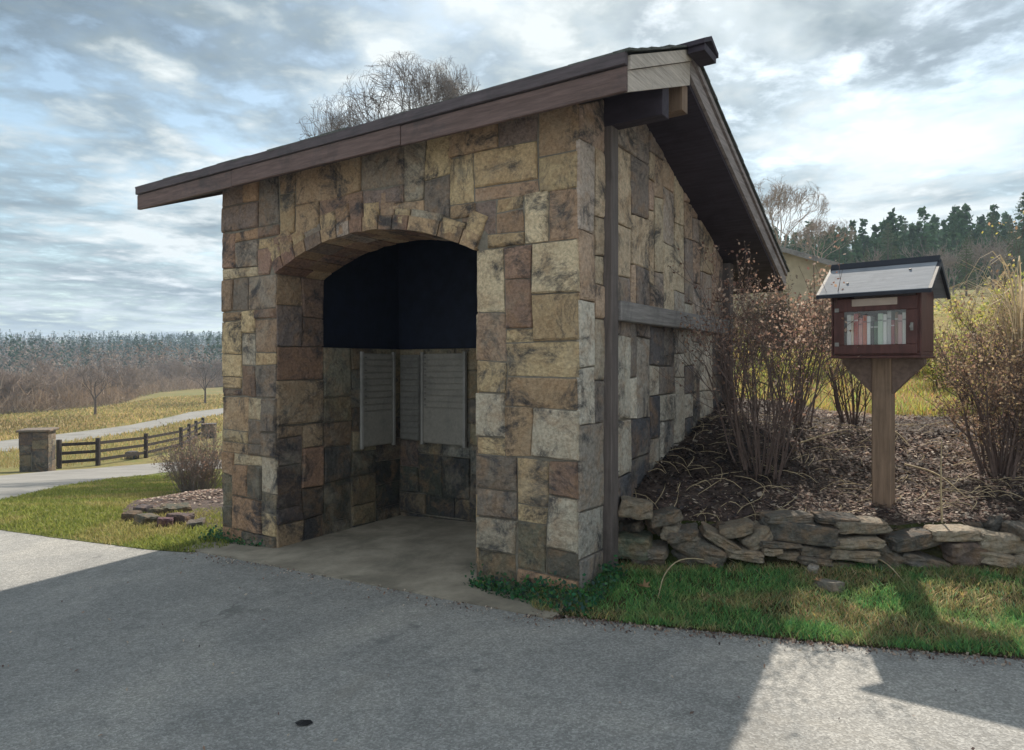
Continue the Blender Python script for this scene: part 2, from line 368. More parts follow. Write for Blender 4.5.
def unproj(px, py, ymax=900):
    """ground point seen at a pixel of the photograph"""
    r = (px-512)/F; q = (py-HZ)/F; Y = 1.5; step = 0.05
    while Y < ymax:
        if EYE - q*Y <= H(r*Y, Y):
            lo, hi = Y-step, Y
            for _ in range(20):
                m_ = (lo+hi)/2
                if EYE - q*m_ <= H(r*m_, m_): hi = m_
                else: lo = m_
            return (r*hi, hi)
        step = max(0.05, Y*0.01); Y += step
    return (r*ymax, ymax)
def at(px, Y): return (px-512)/F*Y
def zat(py, Y): return EYE - (py-HZ)/F*Y
def inside(p, poly):
    x, y = p; c = False; n = len(poly); j = n-1
    for i in range(n):
        xi, yi = poly[i]; xj, yj = poly[j]
        if (yi > y) != (yj > y) and x < (xj-xi)*(y-yi)/(yj-yi)+xi: c = not c
        j = i
    return c
def densify(poly, d):
    out = []
    for i, a in enumerate(poly):
        b = poly[(i+1) % len(poly)]; n = max(1, int(math.hypot(b[0]-a[0], b[1]-a[1])/d))
        for k in range(n): out.append((lerp(a[0], b[0], k/n), lerp(a[1], b[1], k/n)))
    return out
def sheet(name, poly, m, dz=0.0, d=0.25, wob=0.0, hf=None, skirt=0.0, kind='structure', grow=0.0):
    """ground sheet draped over the terrain"""
    hf = hf or H
    bd = densify(poly, d)
    if wob:
        bd = [(x+wob*noise.noise(Vector((x*3.1, y*3.1, 7))), y+wob*noise.noise(Vector((x*3.3, y*3.3, 17)))) for x, y in bd]
    pts = [Vector(p) for p in bd]; nb = len(pts)
    xs = [p[0] for p in bd]; ys = [p[1] for p in bd]
    x0, x1, y0, y1 = min(xs), max(xs), min(ys), max(ys)
    y = y0 + d*0.5
    while y < y1:
        dd = d*(1+grow*max(0, y-8)); x = x0 + dd*0.5
        while x < x1:
            if inside((x, y), bd): pts.append(Vector((x, y)))
            x += dd
        y += dd
    vs, es, fs, *_ = delaunay_2d_cdt(pts, [], [list(range(nb))], 1, 1e-5)
    mb = MB(); mb.v = [(v.x, v.y, hf(v.x, v.y)+dz) for v in vs]; mb.f = [tuple(f) for f in fs]; mb.c = [None]*len(fs)
    if skirt:
        for i in range(nb):
            a, b = pts[i], pts[(i+1) % nb]
            za, zb = hf(a.x, a.y)+dz, hf(b.x, b.y)+dz
            mb.face([(a.x, a.y, za), (a.x, a.y, za-skirt), (b.x, b.y, zb-skirt), (b.x, b.y, zb)])
    o = mb.build(name, m, smooth=True); o['kind'] = kind
    return o, bd

# ground: one sheet to the horizon, spacing grows with distance
def make_ground():
    xs = [0.0]; 
    while xs[-1] < 1150: xs.append(xs[-1] + max(0.16, abs(xs[-1])*0.045 if xs[-1] > 6 else 0.16))
    xs = [-x for x in xs[:0:-1]] + xs
    ys = [-8.0, -4, -2, 0]
    while ys[-1] < 1150: ys.append(ys[-1] + max(0.16, abs(ys[-1])*0.035 if ys[-1] > 9 else 0.16))
    mb = MB(); nx = len(xs)
    for y in ys:
        drop = 0.05
        for x in xs:
            a, s = w2loc(x, y); e = 0.12 if (-4.5 < a < 0.2 and -0.6 < s < 3.5) else 0
            mb.v.append((x, y, H(x, y) - min(drop, 0.35) - e - (0.1 if 0 < y-wally(x) < 0.5 and x > 0 else 0)))
    for j in range(len(ys)-1):
        for i in range(nx-1):
            mb.f.append((j*nx+i, j*nx+i+1, (j+1)*nx+i+1, (j+1)*nx+i)); mb.c.append(None)
    o = mb.build('ground', M['field'], smooth=True); o['kind'] = 'structure'
make_ground()

# near road
up = unproj
gl_edge = [up(228, 548), up(190, 553), up(150, 550), up(110, 545), up(50, 537), up(0, 530)]
gr_edge = [up(533, 611), up(575, 618), up(640, 625), up(720, 633), up(800, 641), up(900, 650), up(1024, 659)]
slabL = loc2w(-4.32, -0.43); slabR = loc2w(0.02, -0.43)
road = [slabR] + gr_edge[1:] + [(6, 3.05), (14, 2.2), (14, -6), (-16, -6), (-16, 13.5), (-9.2, 10.3)] + gl_edge[::-1][:-1] + [slabL]
sheet('road', road, M['asphalt'], dz=0.0, d=0.3, wob=0.015)
# slab of the shelter
def slab_h(x, y): return H(x, y)
slab = [loc2w(-4.32, -0.43), loc2w(0.03, -0.43), loc2w(0.03, 0.02), loc2w(-0.88, 0.02), loc2w(-0.88, 1.8), loc2w(-3.4, 1.8), loc2w(-3.4, 0.02), loc2w(-4.32, 0.02)]
sheet('concrete_slab', slab, M['concrete'], dz=0.012, d=0.2, wob=0.01, skirt=0.05)
# grass verge in front of the dry stone wall
verge = gr_edge + [(6, 3.05), (14, 2.2), (14, 4.6), (9, 4.62), (3.9, 4.92), (2.2, 5.2), (0.75, 5.45), loc2w(0.0, 0.5), loc2w(0.02, -0.02), loc2w(-0.25, -0.04), loc2w(-.9, -.05), loc2w(-.85, -.12), loc2w(-0.3, -0.18)]
sheet('grass_verge', verge, M['turf'], dz=0.008, d=0.16, wob=0.015)
# mulch bank behind the wall
bank = [(0.70, 5.40), (2.2, 5.12), (3.9, 4.84), (9, 4.55), (9, 7.4), (5.5, 7.6), (3.4, 8.0), loc2w(0.05, 3.9), loc2w(0.02, 3.3), loc2w(0.02, 0.5)]
sheet('mulch_bank', bank, M['soil'], dz=0.006, d=0.10, wob=0.0, grow=0.5)
hill = [(9, 7.5), (5.5, 7.6), (3.4, 8.0), loc2w(0.05, 3.9), loc2w(-1.0, 7), (4.0, 30), (30, 30), (30, 9)]
sheet('grassy_hillside', hill, M['hillgrass'], dz=-0.002, d=0.4, grow=0.12)
# left lawn
dr_near = [up(-60, 514), up(0, 501), up(60, 487), up(110, 479), up(160, 473), up(215, 469), up(300, 465)]
lawn = gl_edge + [(-9.2, 10.3), (-16, 13.5)] + dr_near + [loc2w(-4.3, 6.0), loc2w(-4.3, 0.1)]
sheet('lawn', lawn, M['lawn'], dz=0.004, d=0.3, wob=0.02)
dr_far = [up(300, 456), up(215, 460), up(160, 463), up(110, 467), up(60, 470.5), up(0, 476), up(-60, 482)]
sheet('driveway', dr_near + dr_far, M['asphalt_far'], dz=0.012, d=0.7, skirt=.3)
n_ = [(-60, 459), (0, 452), (60, 443), (130, 433), (180, 422.5), (225, 414), (270, 409)]
f_ = [(270, 405), (225, 408), (190, 412), (170, 417), (130, 425), (60, 434), (0, 441), (-60, 447)]
sheet('field_road', [up(*p) for p in n_+f_], M['asphalt_far'], dz=0.0, d=2.5, skirt=.3)
og = [(-60, 445), (0, 439), (60, 432), (120, 423), (155, 416), (155, 411), (60, 417), (0, 421), (-60, 425)]
sheet('dry_grass_field', [up(*p) for p in og], M['orange'], dz=0.004, d=2.5, skirt=.3, wob=.8)
bed = [up(123, 512), up(150, 522), up(200, 527), up(232, 532), up(260, 500), up(222, 486), up(180, 488), up(150, 497)]
bx_, by_ = up(185, 505)
def bed_h(x, y): return H(x, y) + 0.20*math.exp(-((x-bx_-0.35)**2+(y-by_-.3)**2)/0.9)
sheet('mulch_bed', bed, M['soil'], dz=0.01, d=0.15, hf=bed_h, wob=0.05)

# ------------------------------------------------------------------ masonry
rng = random.Random(11)
PAL = [((0.52, 0.40, 0.235), 5), ((0.44, 0.32, 0.185), 6), ((0.34, 0.235, 0.145), 4), ((0.28, 0.19, 0.14), 2.5), ((0.36, 0.22, 0.14), 2.5),
       ((0.17, 0.10, 0.085), 2.2), ((0.21, 0.185, 0.165), 2.4), ((0.105, 0.098, 0.10), 1.7), ((0.42, 0.38, 0.31), 2.5), ((0.23, 0.135, 0.115), 1.8), ((0.58, 0.48, 0.33), 2.5)]
def stone_col(z=1.0, dark=0.0, tint=None):
    c = rng.choices([p[0] for p in PAL], [p[1] for p in PAL])[0]
    k = rng.uniform(0.86, 1.42)
    if z < 0.50 and rng.random() < 0.6: c = rng.choice([(0.125, 0.13, 0.10), (0.075, 0.08, 0.075), (0.19, 0.17, 0.125)]); k = rng.uniform(0.7, 1.3)
    elif z < 1.2 and rng.random() < 0.22: c = (0.10, 0.092, 0.092)
    elif z > 2.35 and rng.random() < 0.45: c = rng.choice([(0.25, 0.15, 0.12), (0.15, 0.115, 0.12), (0.32, 0.21, 0.15), (0.38, 0.26, 0.17)])
    c = tuple(lerp(x*k, m_*(1 if z > .5 else .6), .30)*(1-dark) for x, m_ in zip(c, (.36, .275, .185)))
    return tuple(x*t for x, t in zip(c, tint)) if tint else c
def stone_poly(mb, poly, O, U, Nn, prot, col, inset=0.0045, back=-0.02):
    """block with chipped edges: poly in (u, z), on plane O + u*U, sticking out along Nn"""
    Z = Vector((0, 0, 1)); n = len(poly)
    cu = sum(p[0] for p in poly)/n; cz = sum(p[1] for p in poly)/n
    wid = max(p[0] for p in poly)-min(p[0] for p in poly); hgt = max(p[1] for p in poly)-min(p[1] for p in poly)
    if wid < 0.03 or hgt < 0.03: return
    # refine the edges so they can wander
    pp = []
    for i in range(n):
        a, b = poly[i], poly[(i+1) % n]; k = max(1, int(math.hypot(b[0]-a[0], b[1]-a[1])/0.07))
        for j in range(k): pp.append((lerp(a[0], b[0], j/k), lerp(a[1], b[1], j/k)))
    n = len(pp)
    def shrink(p, d):
        sx = max(0.0, 1-2*d/wid); sz = max(0.0, 1-2*d/hgt); return (cu+(p[0]-cu)*sx, cz+(p[1]-cz)*sz)
    gp = rng.uniform(.001, .004)
    r0 = [shrink(p, gp+rng.random()*0.002) for p in pp]
    r1 = [shrink(p, inset*0.5+gp*.6+rng.random()*0.005) for p in pp]
    chip = rng.uniform(.004, .013)
    r2 = [shrink(p, inset+chip+rng.random()*0.009) for p in pp]
    P = lambda p, h: O + U*p[0] + Z*p[1] + Nn*h
    vs = [P(p, back) for p in r0] + [P(p, prot*0.55+rng.uniform(-.003, .003)) for p in r1] + [P(p, prot+rng.uniform(-.004, .004)) for p in r2]
    r3 = [shrink(p, min(wid, hgt)*0.28) for p in pp]
    tilt = rng.uniform(-.006, .006)
    sd_ = rng.random()*50
    vs += [P(p, prot+.010*noise.noise(Vector((p[0]*9+sd_, p[1]*9, 0)))+.003+tilt) for p in r3] + [P((cu, cz), prot+.006+tilt)]
    fs = []
    for ring in range(3):
        for i in range(n): fs.append((ring*n+i, ring*n+(i+1) % n, (ring+1)*n+(i+1) % n, (ring+1)*n+i))
    for i in range(n): fs.append((3*n+i, 3*n+(i+1) % n, 4*n))
    mb.add(vs, fs, col)
def tiling(nx, nz, big):
    occ = [[False]*nz for _ in range(nx)]; out = []
    for j in range(nz):
        for i in range(nx):
            if occ[i][j]: continue
            w = rng.choice(big[0]); h = rng.choice(big[1])
            ww = 0
            while ww < w and i+ww < nx and not occ[i+ww][j]: ww += 1
            if i+ww < nx and not occ[i+ww][j] and (i+ww+1 >= nx or occ[i+ww+1][j]): ww += 1   # no slivers
            hh = 1
            while hh < h and j+hh < nz and all(not occ[i+k][j+hh] for k in range(ww)): hh += 1
            if nz-(j+hh) == 1 and all(not occ[i+k][j+hh] for k in range(ww)): hh += 1
            for a in range(ww):
                for b in range(hh): occ[i+a][j+b] = True
            out.append((i, j, i+ww, j+hh))
    return out
def masonry(mb, O, U, Nn, u0, u1, z0, z1, lo=None, hi=None, cell=0.115, big=((2, 2, 3, 3, 4), (1, 2, 2, 3, 3)), prot=(0.003, 0.034), dark=0.0, tint=None, colf=None):
    rng2 = random.Random(int(rng.random()*1e6)); nx = max(2, round((u1-u0)/cell)); nz = max(2, round((z1-z0)/cell)); seed = rng.random()*100
    cw, ch = (u1-u0)/nx, (z1-z0)/nz
    def gv(i, j):
        ju = rng2.uniform(-.011, .009) if i in (0, nx) else 0.32*cw*noise.noise(Vector((i*1.7+seed, j*0.9, 1)))+0.5*cw*noise.noise(Vector((i*3.3, seed, 5)))
        jz = 0 if j in (0, nz) else 0.22*ch*noise.noise(Vector((i*0.9, j*1.7+seed, 9)))+0.5*ch*noise.noise(Vector((seed, j*3.1, 5)))
        return (u0+i*cw+ju, z0+j*ch+jz)
    for (i0, j0, i1, j1) in tiling(nx, nz, big):
        A, B, C, Dd = gv(i0, j0), gv(i1, j0), gv(i1, j1), gv(i0, j1)
        pr = rng.uniform(*prot); zc_ = (A[1]+C[1])/2; col = stone_col(zc_, dark, tint) if colf is None else colf((A[0]+B[0])/2, zc_)
        if lo or hi:
            m_ = 8; us = [lerp(A[0], B[0], k/m_) for k in range(m_+1)]
            bt, tp, uu = [], [], []
            for k, u in enumerate(us):
                b = lerp(A[1], B[1], k/m_); tt = lerp(Dd[1], C[1], k/m_)
                if lo: b = max(b, lo(u))
                if hi: tt = min(tt, hi(u))
                if tt-b > 0.025: uu.append(u); bt.append(b); tp.append(tt)
            if len(uu) < 3: continue
            straight = all(abs(bt[k]-lerp(A[1], B[1], (uu[k]-A[0])/max(1e-6, B[0]-A[0]))) < 1e-4 for k in range(len(uu))) and \
                all(abs(tp[k]-lerp(Dd[1], C[1], (uu[k]-A[0])/max(1e-6, B[0]-A[0]))) < 1e-4 for k in range(len(uu)))
            if straight and len(uu) == m_+1: poly = [A, B, C, Dd]
            else: poly = [(u, b) for u, b in zip(uu, bt)] + [(u, t2) for u, t2 in zip(uu[::-1], tp[::-1])]
        else: poly = [A, B, C, Dd]
        stone_poly(mb, poly, O, U, Nn, pr, col)

# ------------------------------------------------------------------ the shelter (local: x to the right along the front, y into the depth)
X0, XL, XR, X1 = -4.27, -3.375, -0.906, 0.0
TH, DIN, DEP = 0.58, 1.75, 3.37
ZB = -0.45
SPR, CRN = 2.50, 2.785
UC = (XL+XR)/2; HS = (XR-XL)/2; RISE = CRN-SPR; AR = (HS*HS+RISE*RISE)/(2*RISE); AC = CRN-AR
RXL, RXR = -5.37, 0.512; YF, YR, YK = -0.30, 0.85, 4.17
ZF, ZR_, ZK = 3.594, 4.075, 2.73
def roof_top(y): return lerp(ZF, ZR_, (y-YF)/(YR-YF)) if y < YR else lerp(ZR_, ZK, (y-YR)/(YK-YR))
RTH = 0.26
def under(y): return roof_top(y)-RTH
shelter = empty('stone_shelter', (RC.x, RC.y, 0), ROT, label='tan and brown rubble stone shelter with arched opening and sloping roof, beside the road', cat='shelter')
Xv, Yv, Zv = Vector((1, 0, 0)), Vector((0, 1, 0)), Vector((0, 0, 1))
def arc(u, r=AR): 
    d = u-UC
    return AC + math.sqrt(max(0, r*r-d*d))
# front wall
fw = MB()
masonry(fw, Vector((0, 0, 0)), Xv, -Yv, X0, XL, ZB, SPR)
masonry(fw, Vector((0, 0, 0)), Xv, -Yv, XR, X1, ZB, SPR, cell=0.125)
ring = 0.27
ext = lambda u: (arc(u, AR+ring*0.60) if abs(u-UC) < (HS+0.10) else SPR)
masonry(fw, Vector((0, 0, 0)), Xv, -Yv, X0, X1, SPR, under(0)+0.05, lo=ext, cell=0.12, big=((2, 3, 3, 4, 5), (1, 2, 2, 3)))
ha = math.asin(HS/AR); nv = 13; cuts = [-ha]
ws = [rng.uniform(0.6, 1.5) for _ in range(nv)]; tot = sum(ws)
for w in ws: cuts.append(cuts[-1]+2*ha*w/tot)
for i in range(nv):
    a0, a1 = cuts[i]+0.0015, cuts[i+1]-0.0015; r1 = AR+ring+rng.uniform(-0.11, 0.07)
    am = (a0+a1)/2; col = stone_col(rng.choice((2.2, 2.6)))
    P2 = lambda a, r: (UC+r*math.sin(a), AC+r*math.cos(a))
    poly = [P2(a0, AR+.004), P2(am, AR+.004), P2(a1, AR+.004), P2(a1, r1), P2(a0, r1)]
    stone_poly(fw, poly, Vector((0, 0, 0)), Xv, -Yv, rng.uniform(.020, .036), col)
    # the underside of the arch: two stones deep
    for (ya, yb) in ((-0.035, rng.uniform(.2, .38)), (0.3, TH+0.0)):
        if ya > 0: ya = yb_prev+0.008
        yb_prev = yb
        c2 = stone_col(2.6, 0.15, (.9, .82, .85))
        q = [P2(a0+.001, AR+rng.uniform(-.006, .004)), P2(am, AR+rng.uniform(-.008, .003)), P2(a1-.001, AR+rng.uniform(-.006, .004)), P2(a1-.001, AR+.12), P2(a0+.001, AR+.12)]
        fw.prism(q, Vector((0, ya, 0)), Xv, Zv, Yv*(yb-ya), c2)
fw.build('front_wall', M['stone'], shelter)
# mortar core of the front wall with the arched opening
core = MB(); outl = [(X0+.02, ZB), (XL-.02, ZB), (XL-.02, SPR)]
outl += [(UC+(AR+.02)*math.sin(lerp(-ha, ha, k/16)), AC+(AR+.02)*math.cos(lerp(-ha, ha, k/16))) for k in range(17)]
outl += [(XR+.02, SPR), (XR+.02, ZB), (X1-.02, ZB), (X1-.02, under(0)), (X0+.02, under(0))]
core.prism(outl, Vector((0, 0.0, 0)), Xv, Zv, Yv*(TH-.004))
core.build('mortar_core', M['mortar'], shelter)
# side wall on the right, gable shaped
sw = MB()
def side_col(u, z):
    k = rng.uniform(.95, 1.45)
    if z < .55+.35*u/3.4+rng.uniform(0, .5): c = rng.choice([(.10, .10, .11), (.075, .075, .085), (.20, .19, .18), (.32, .30, .27)])
    elif z < 2.0: c = rng.choice([(.42, .39, .34), (.48, .44, .38), (.30, .27, .24), (.20, .175, .16), (.36, .31, .25), (.14, .13, .135)])
    else: c = rng.choice([(.38, .28, .21), (.33, .24, .19), (.42, .33, .24), (.24, .20, .18), (.36, .30, .26), (.46, .38, .28)])
    return tuple(q*k for q in c)
masonry(sw, Vector((X1, 0, 0)), Yv, Xv, 0.0, DEP, ZB, ZR_-RTH+.02, hi=lambda u: under(u)-.005, big=((1, 2, 2, 3), (2, 3, 4, 5, 5)), prot=(0.004, 0.020), cell=0.125, colf=side_col)
sc = MB()
def gable(mb, x0, x1, y0=TH, y1=DEP-.02):
    pts = [(y0, ZB), (y1, ZB), (y1, under(y1))] + ([(YR, under(YR))] if y0 < YR else []) + [(y0, under(y0))]
    mb.prism([(p[0], p[1]) for p in pts], Vector((x0, 0, 0)), Yv, Zv, Xv*(x1-x0))
sw.build('side_wall', M['stone'], shelter)
gable(sc, X1-.30, X1-.018); gable(sc, X0+.018, X0+.30)
sc.box(X0+.3, X1-.3, DEP-.3, DEP-.02, ZB, under(DEP)-.003)
sc.build('wall_core', M['mortar'], shelter)
lw = MB(); masonry(lw, Vector((X0, 0, 0)), Yv, -Xv, 0.0, DEP, ZB, ZR_-RTH+.02, hi=lambda u: under(u)-.005, cell=0.15)
lw.build('side_wall', M['stone'], shelter)
bw = MB(); masonry(bw, Vector((0, DEP, 0)), Xv, Yv, X0, X1, ZB, under(DEP)-.01, cell=0.16)
bw.build('rear_wall', M['stone'], shelter)
# inner walls
iw = MB()
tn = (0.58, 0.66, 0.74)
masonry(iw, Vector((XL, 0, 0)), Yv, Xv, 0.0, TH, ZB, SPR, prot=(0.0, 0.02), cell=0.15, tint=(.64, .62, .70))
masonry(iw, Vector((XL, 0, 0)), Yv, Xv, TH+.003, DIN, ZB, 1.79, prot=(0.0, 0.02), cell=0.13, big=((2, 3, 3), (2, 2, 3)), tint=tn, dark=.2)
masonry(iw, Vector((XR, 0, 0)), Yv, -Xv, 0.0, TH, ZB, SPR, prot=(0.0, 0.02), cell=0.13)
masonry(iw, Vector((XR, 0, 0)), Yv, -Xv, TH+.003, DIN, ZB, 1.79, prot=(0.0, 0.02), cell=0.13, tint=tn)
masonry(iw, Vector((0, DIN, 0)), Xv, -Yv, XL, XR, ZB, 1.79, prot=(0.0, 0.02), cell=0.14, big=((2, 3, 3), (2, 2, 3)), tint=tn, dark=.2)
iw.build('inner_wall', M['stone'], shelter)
ic = MB()
ic.box(XL-.3, XL-.012, TH, DIN+.3, ZB, 1.785); ic.box(XR+.012, XR+.3, TH, DIN+.3, ZB, 1.785); ic.box(XL-.01, XR+.01, DIN+.012, DIN+.3, ZB, 1.785)
ic.build('mortar_core', M['mortar'], shelter)
ib = MB()
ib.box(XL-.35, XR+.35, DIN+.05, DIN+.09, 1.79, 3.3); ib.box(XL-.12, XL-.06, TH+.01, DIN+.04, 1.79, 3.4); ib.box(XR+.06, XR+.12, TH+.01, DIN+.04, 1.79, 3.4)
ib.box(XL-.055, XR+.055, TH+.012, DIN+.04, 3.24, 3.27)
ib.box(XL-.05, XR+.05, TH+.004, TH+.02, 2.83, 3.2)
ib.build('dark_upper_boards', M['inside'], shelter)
# roof
rf = MB()
def slabpoly(mb, x0, x1, ya, za, yb, zb, t, col=None):
    mb.prism([(ya, za), (yb, zb), (yb, zb-t), (ya, za-t)], Vector((x0, 0, 0)), Yv, Zv, Xv*(x1-x0), col)
rf.prism([(YF, ZF-.03), (YR, ZR_-.03), (YK, ZK-.03), (YK, ZK-RTH), (YR, ZR_-RTH), (YF, ZF-RTH)], Vector((RXL+.03, 0, 0)), Yv, Zv, Xv*(RXR-RXL-.06))
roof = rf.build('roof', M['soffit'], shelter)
shg = MB()
def shingle_rows(ya, za, yb, zb, rows):
    for k in range(rows):
        a, b = k/rows, (k+1)/rows+0.02; x = RXL-.02
        while x < RXR+.03:
            w = rng.uniform(.22, .34); xe = min(x+w-.004, RXR+.035)
            j = rng.uniform(-.008, .008); h = rng.uniform(.010, .018)
            y0, y1 = lerp(ya, yb, a)+j*(1 if yb > ya else -1), lerp(ya, yb, min(b, 1)); z0 = lerp(za, zb, a)+h; z1 = lerp(za, zb, min(b, 1))+.004
            shg.prism([(y0, z0), (y1, z1), (y1, z1-.012), (y0, z0-.018)], Vector((x, 0, 0)), Yv, Zv, Xv*(xe-x))
            x += w
shingle_rows(YF-.05, ZF-.02-.01, YR, ZR_-.01, 7); shingle_rows(YK+.05, ZK-.03, YR, ZR_-.01, 17)
shg.build('shingles', M['shingle'], roof)
fa = MB()
for (xa, xb, dz_) in ((RXL, -3.62, 0), (-3.616, -1.41, .004), (-1.406, RXR, -.002)): fa.box(xa, xb, YF-.035-dz_*.8, YF-.003, 3.328+dz_, 3.485+dz_*.5, bev=.004)
fb_ = MB(); fb_.box(RXL-.003, RXR+.003, YF-.055, YF-.005, 3.490, 3.572, bev=.004)
fa.build('fascia_board', M['fascia'], roof); fb_.build('fascia_trim', M['fascia_dark'], roof)
# rake boards on both gable ends, an upper trim and a lower board
def rakes(x0, x1, m1, m2, fr):
    mb = MB(); mb.prism([(YF, ZF-.035), (YR, ZR_-.035), (YR, ZR_-.125), (YF, ZF-.125)], Vector((x0, 0, 0)), Yv, Zv, Xv*(x1-x0+.018)); mb.build('rake_trim', m1, roof)
    mb = MB(); mb.prism([(YF, ZF-.13), (YR, ZR_-.13), (YR, ZR_-.31), (YF, ZF-.265)], Vector((x0, 0, 0)), Yv, Zv, Xv*(x1-x0)); mb.build('rake_board', m1, roof)
    mb = MB(); mb.prism([(YR+.004, ZR_-.035), (YK, ZK-.035), (YK, ZK-.085), (YR+.004, ZR_-.085)], Vector((x0, 0, 0)), Yv, Zv, Xv*(x1-x0+.018)); mb.build('rake_trim', m2, roof)
    mb = MB(); mb.prism([(YR+.004, ZR_-.10), (YK, ZK-.10), (YK, ZK-.225), (YR+.004, ZR_-.225)], Vector((x0, 0, 0)), Yv, Zv, Xv*(x1-x0)); mb.build('rake_board', m2, roof)
rakes(RXR-.028, RXR, M['pale'], M['rake'], 1); rakes(RXL, RXL+.028, M['fascia'], M['fascia'], 0)
ef = MB(); ef.box(RXL, RXR-.03, YK-.03, YK, ZK-.225, ZK-.03); ef.build('fascia_board', M['fascia'], roof)
rb = MB(); rb.box(.0, RXR-.03, YR-.09, YR+.03, ZR_-.52, ZR_-.31); rb.build('ridge_beam', M['lib_post'], roof)
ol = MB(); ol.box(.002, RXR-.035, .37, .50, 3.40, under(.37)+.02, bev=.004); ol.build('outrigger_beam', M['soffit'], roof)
rc = MB()
slabpoly(rc, RXL-.02, RXR+.17, YR-.17, ZR_-.055, YR, ZR_+.025, .035); slabpoly(rc, RXL-.02, RXR+.17, YR+.001, ZR_+.025, YR+.17, ZR_-.045, .035)
rc.box(RXR+.032, RXR+.16, YR-.14, YR+.14, ZR_-.13, ZR_-.075)
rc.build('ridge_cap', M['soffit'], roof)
# timber posts and rail on the side wall
pm = MB(); pm.box(0.0, .075, .375, .497, ZB+.2, under(.38)-.0, bev=.006); pm.build('corner_post', M['post'], shelter)
pm = MB(); pm.box(-.01, .09, DEP+.0, DEP+.13, ZB+.2, under(DEP+.13), bev=.006); pm.build('rear_post', M['post'], shelter)
bm_ = MB(); bm_.box(.034, .10, .50, DEP-.003, 1.94, 2.094, bev=.008); bm_.build('side_rail', M['beam'], shelter)

# panels in the shelter: on the left inner wall and on the back wall
def wall_panel(name, label, w, h, rows, upper, mtx_rot, loc):
    e = empty(name, loc, mtx_rot, label=label, cat='panel', group='grey panels on the inner walls')
    a = MB(); a.box(-w/2, w/2, 0.0, .018, 0, h); a.build('board', M['panel'], e)
    for sx in (-1, 1):
        b = MB(); b.box(sx*w/2-.018, sx*w/2+.018, -.022, .016, -.02, h+.02, bev=.004); b.build('frame', M['panel_edge'], e)
    y0 = h*(1-upper)
    for k in range(rows):
        z = lerp(y0, h, k/rows); s_ = MB()
        s_.box(-w/2+.020, w/2-.020, -.012, -.001, z+.006, z+(h-y0)/rows-.008, bev=.003); sl_ = s_.build('slat', M['panel'], e)
        kb = MB(); kb.box(-w/2+.035, -w/2+.060, -.019, -.0125, z+.02, z+.036); kb.build('knob', M['panel_dark'], sl_)
    s_ = MB(); s_.box(-w/2+.020, w/2-.020, -.012, -.001, .01, y0-.008, bev=.003); s_.build('lower_plate', M['panel'], e)
    return e
def lw_(a, s, z=0): x, y = loc2w(a, s); return (x, y, z)
wall_panel('wall_panel', 'narrow grey panel with raised pale side frames on the left inner wall', .50, 1.05, 9, .62, ROT-PI/2+PI, lw_(XL+.055, 1.33, .68))
wall_panel('wall_panel', 'wider flat grey panel with fine slats on the back wall of the shelter', .62, 1.03, 9, .60, ROT, lw_(XL+.72, DIN-.055, .70))
e = empty('slatted_panel', lw_(XL+.20, DIN-.045, .72), ROT, label='dark narrow slatted panel in the corner between the two grey panels', cat='panel')
a = MB(); a.box(-.15, .15, .0, .02, 0, 1.0); a.build('board', M['panel_dark'], e)
for k in range(14):
    s_ = MB(); s_.box(-.14, .14, -.014, -.001, k*.07+.01, k*.07+.06, bev=.003); s_.build('slat', M['panel_dark'], e)

# ------------------------------------------------------------------ rocks
def rock_mesh(name, sx, sy, sz, seed, col, m=None, parent=None, sub=4, ex_=9):
    n = sub; mb = MB(); rr = random.Random(seed)
    idx = {}
    vs = []
    def V(i, j, k):
        if (i, j, k) in idx: return idx[(i, j, k)]
        p = Vector((2*i/n-1, 2*j/n-1, 2*k/n-1))
        E_ = ex_; ln = (abs(p.x)**E_+abs(p.y)**E_+abs(p.z)**E_)**(1/E_)
        p = p/ln
        q = Vector((p.x*1.3+seed, p.y*1.3, p.z*1.3))
        d = 1+0.10*noise.noise(q*0.9)+0.07*noise.noise(q*2.9)+.03*noise.noise(q*7)
        p = Vector((p.x*sx/2*(1+.12*noise.noise(q*.7+Vector((5, 0, 0)))), p.y*sy/2, p.z*sz/2*(1+.25*noise.noise(q*.8+Vector((0, 9, 0))))))*d
        idx[(i, j, k)] = len(vs); vs.append(p); return idx[(i, j, k)]
    fs = []
    for a in range(n):
        for b in range(n):
            fs += [(V(a, b, 0), V(a, b+1, 0), V(a+1, b+1, 0), V(a+1, b, 0)), (V(a, b, n), V(a+1, b, n), V(a+1, b+1, n), V(a, b+1, n)),
                   (V(a, 0, b), V(a+1, 0, b), V(a+1, 0, b+1), V(a, 0, b+1)), (V(a, n, b), V(a, n, b+1), V(a+1, n, b+1), V(a+1, n, b)),
                   (V(0, a, b), V(0, a, b+1), V(0, a+1, b+1), V(0, a+1, b)), (V(n, a, b), V(n, a+1, b), V(n, a+1, b+1), V(n, a, b+1))]
    mb.add(vs, fs, col)
    return mb.build(name, m or M['rock'], parent)
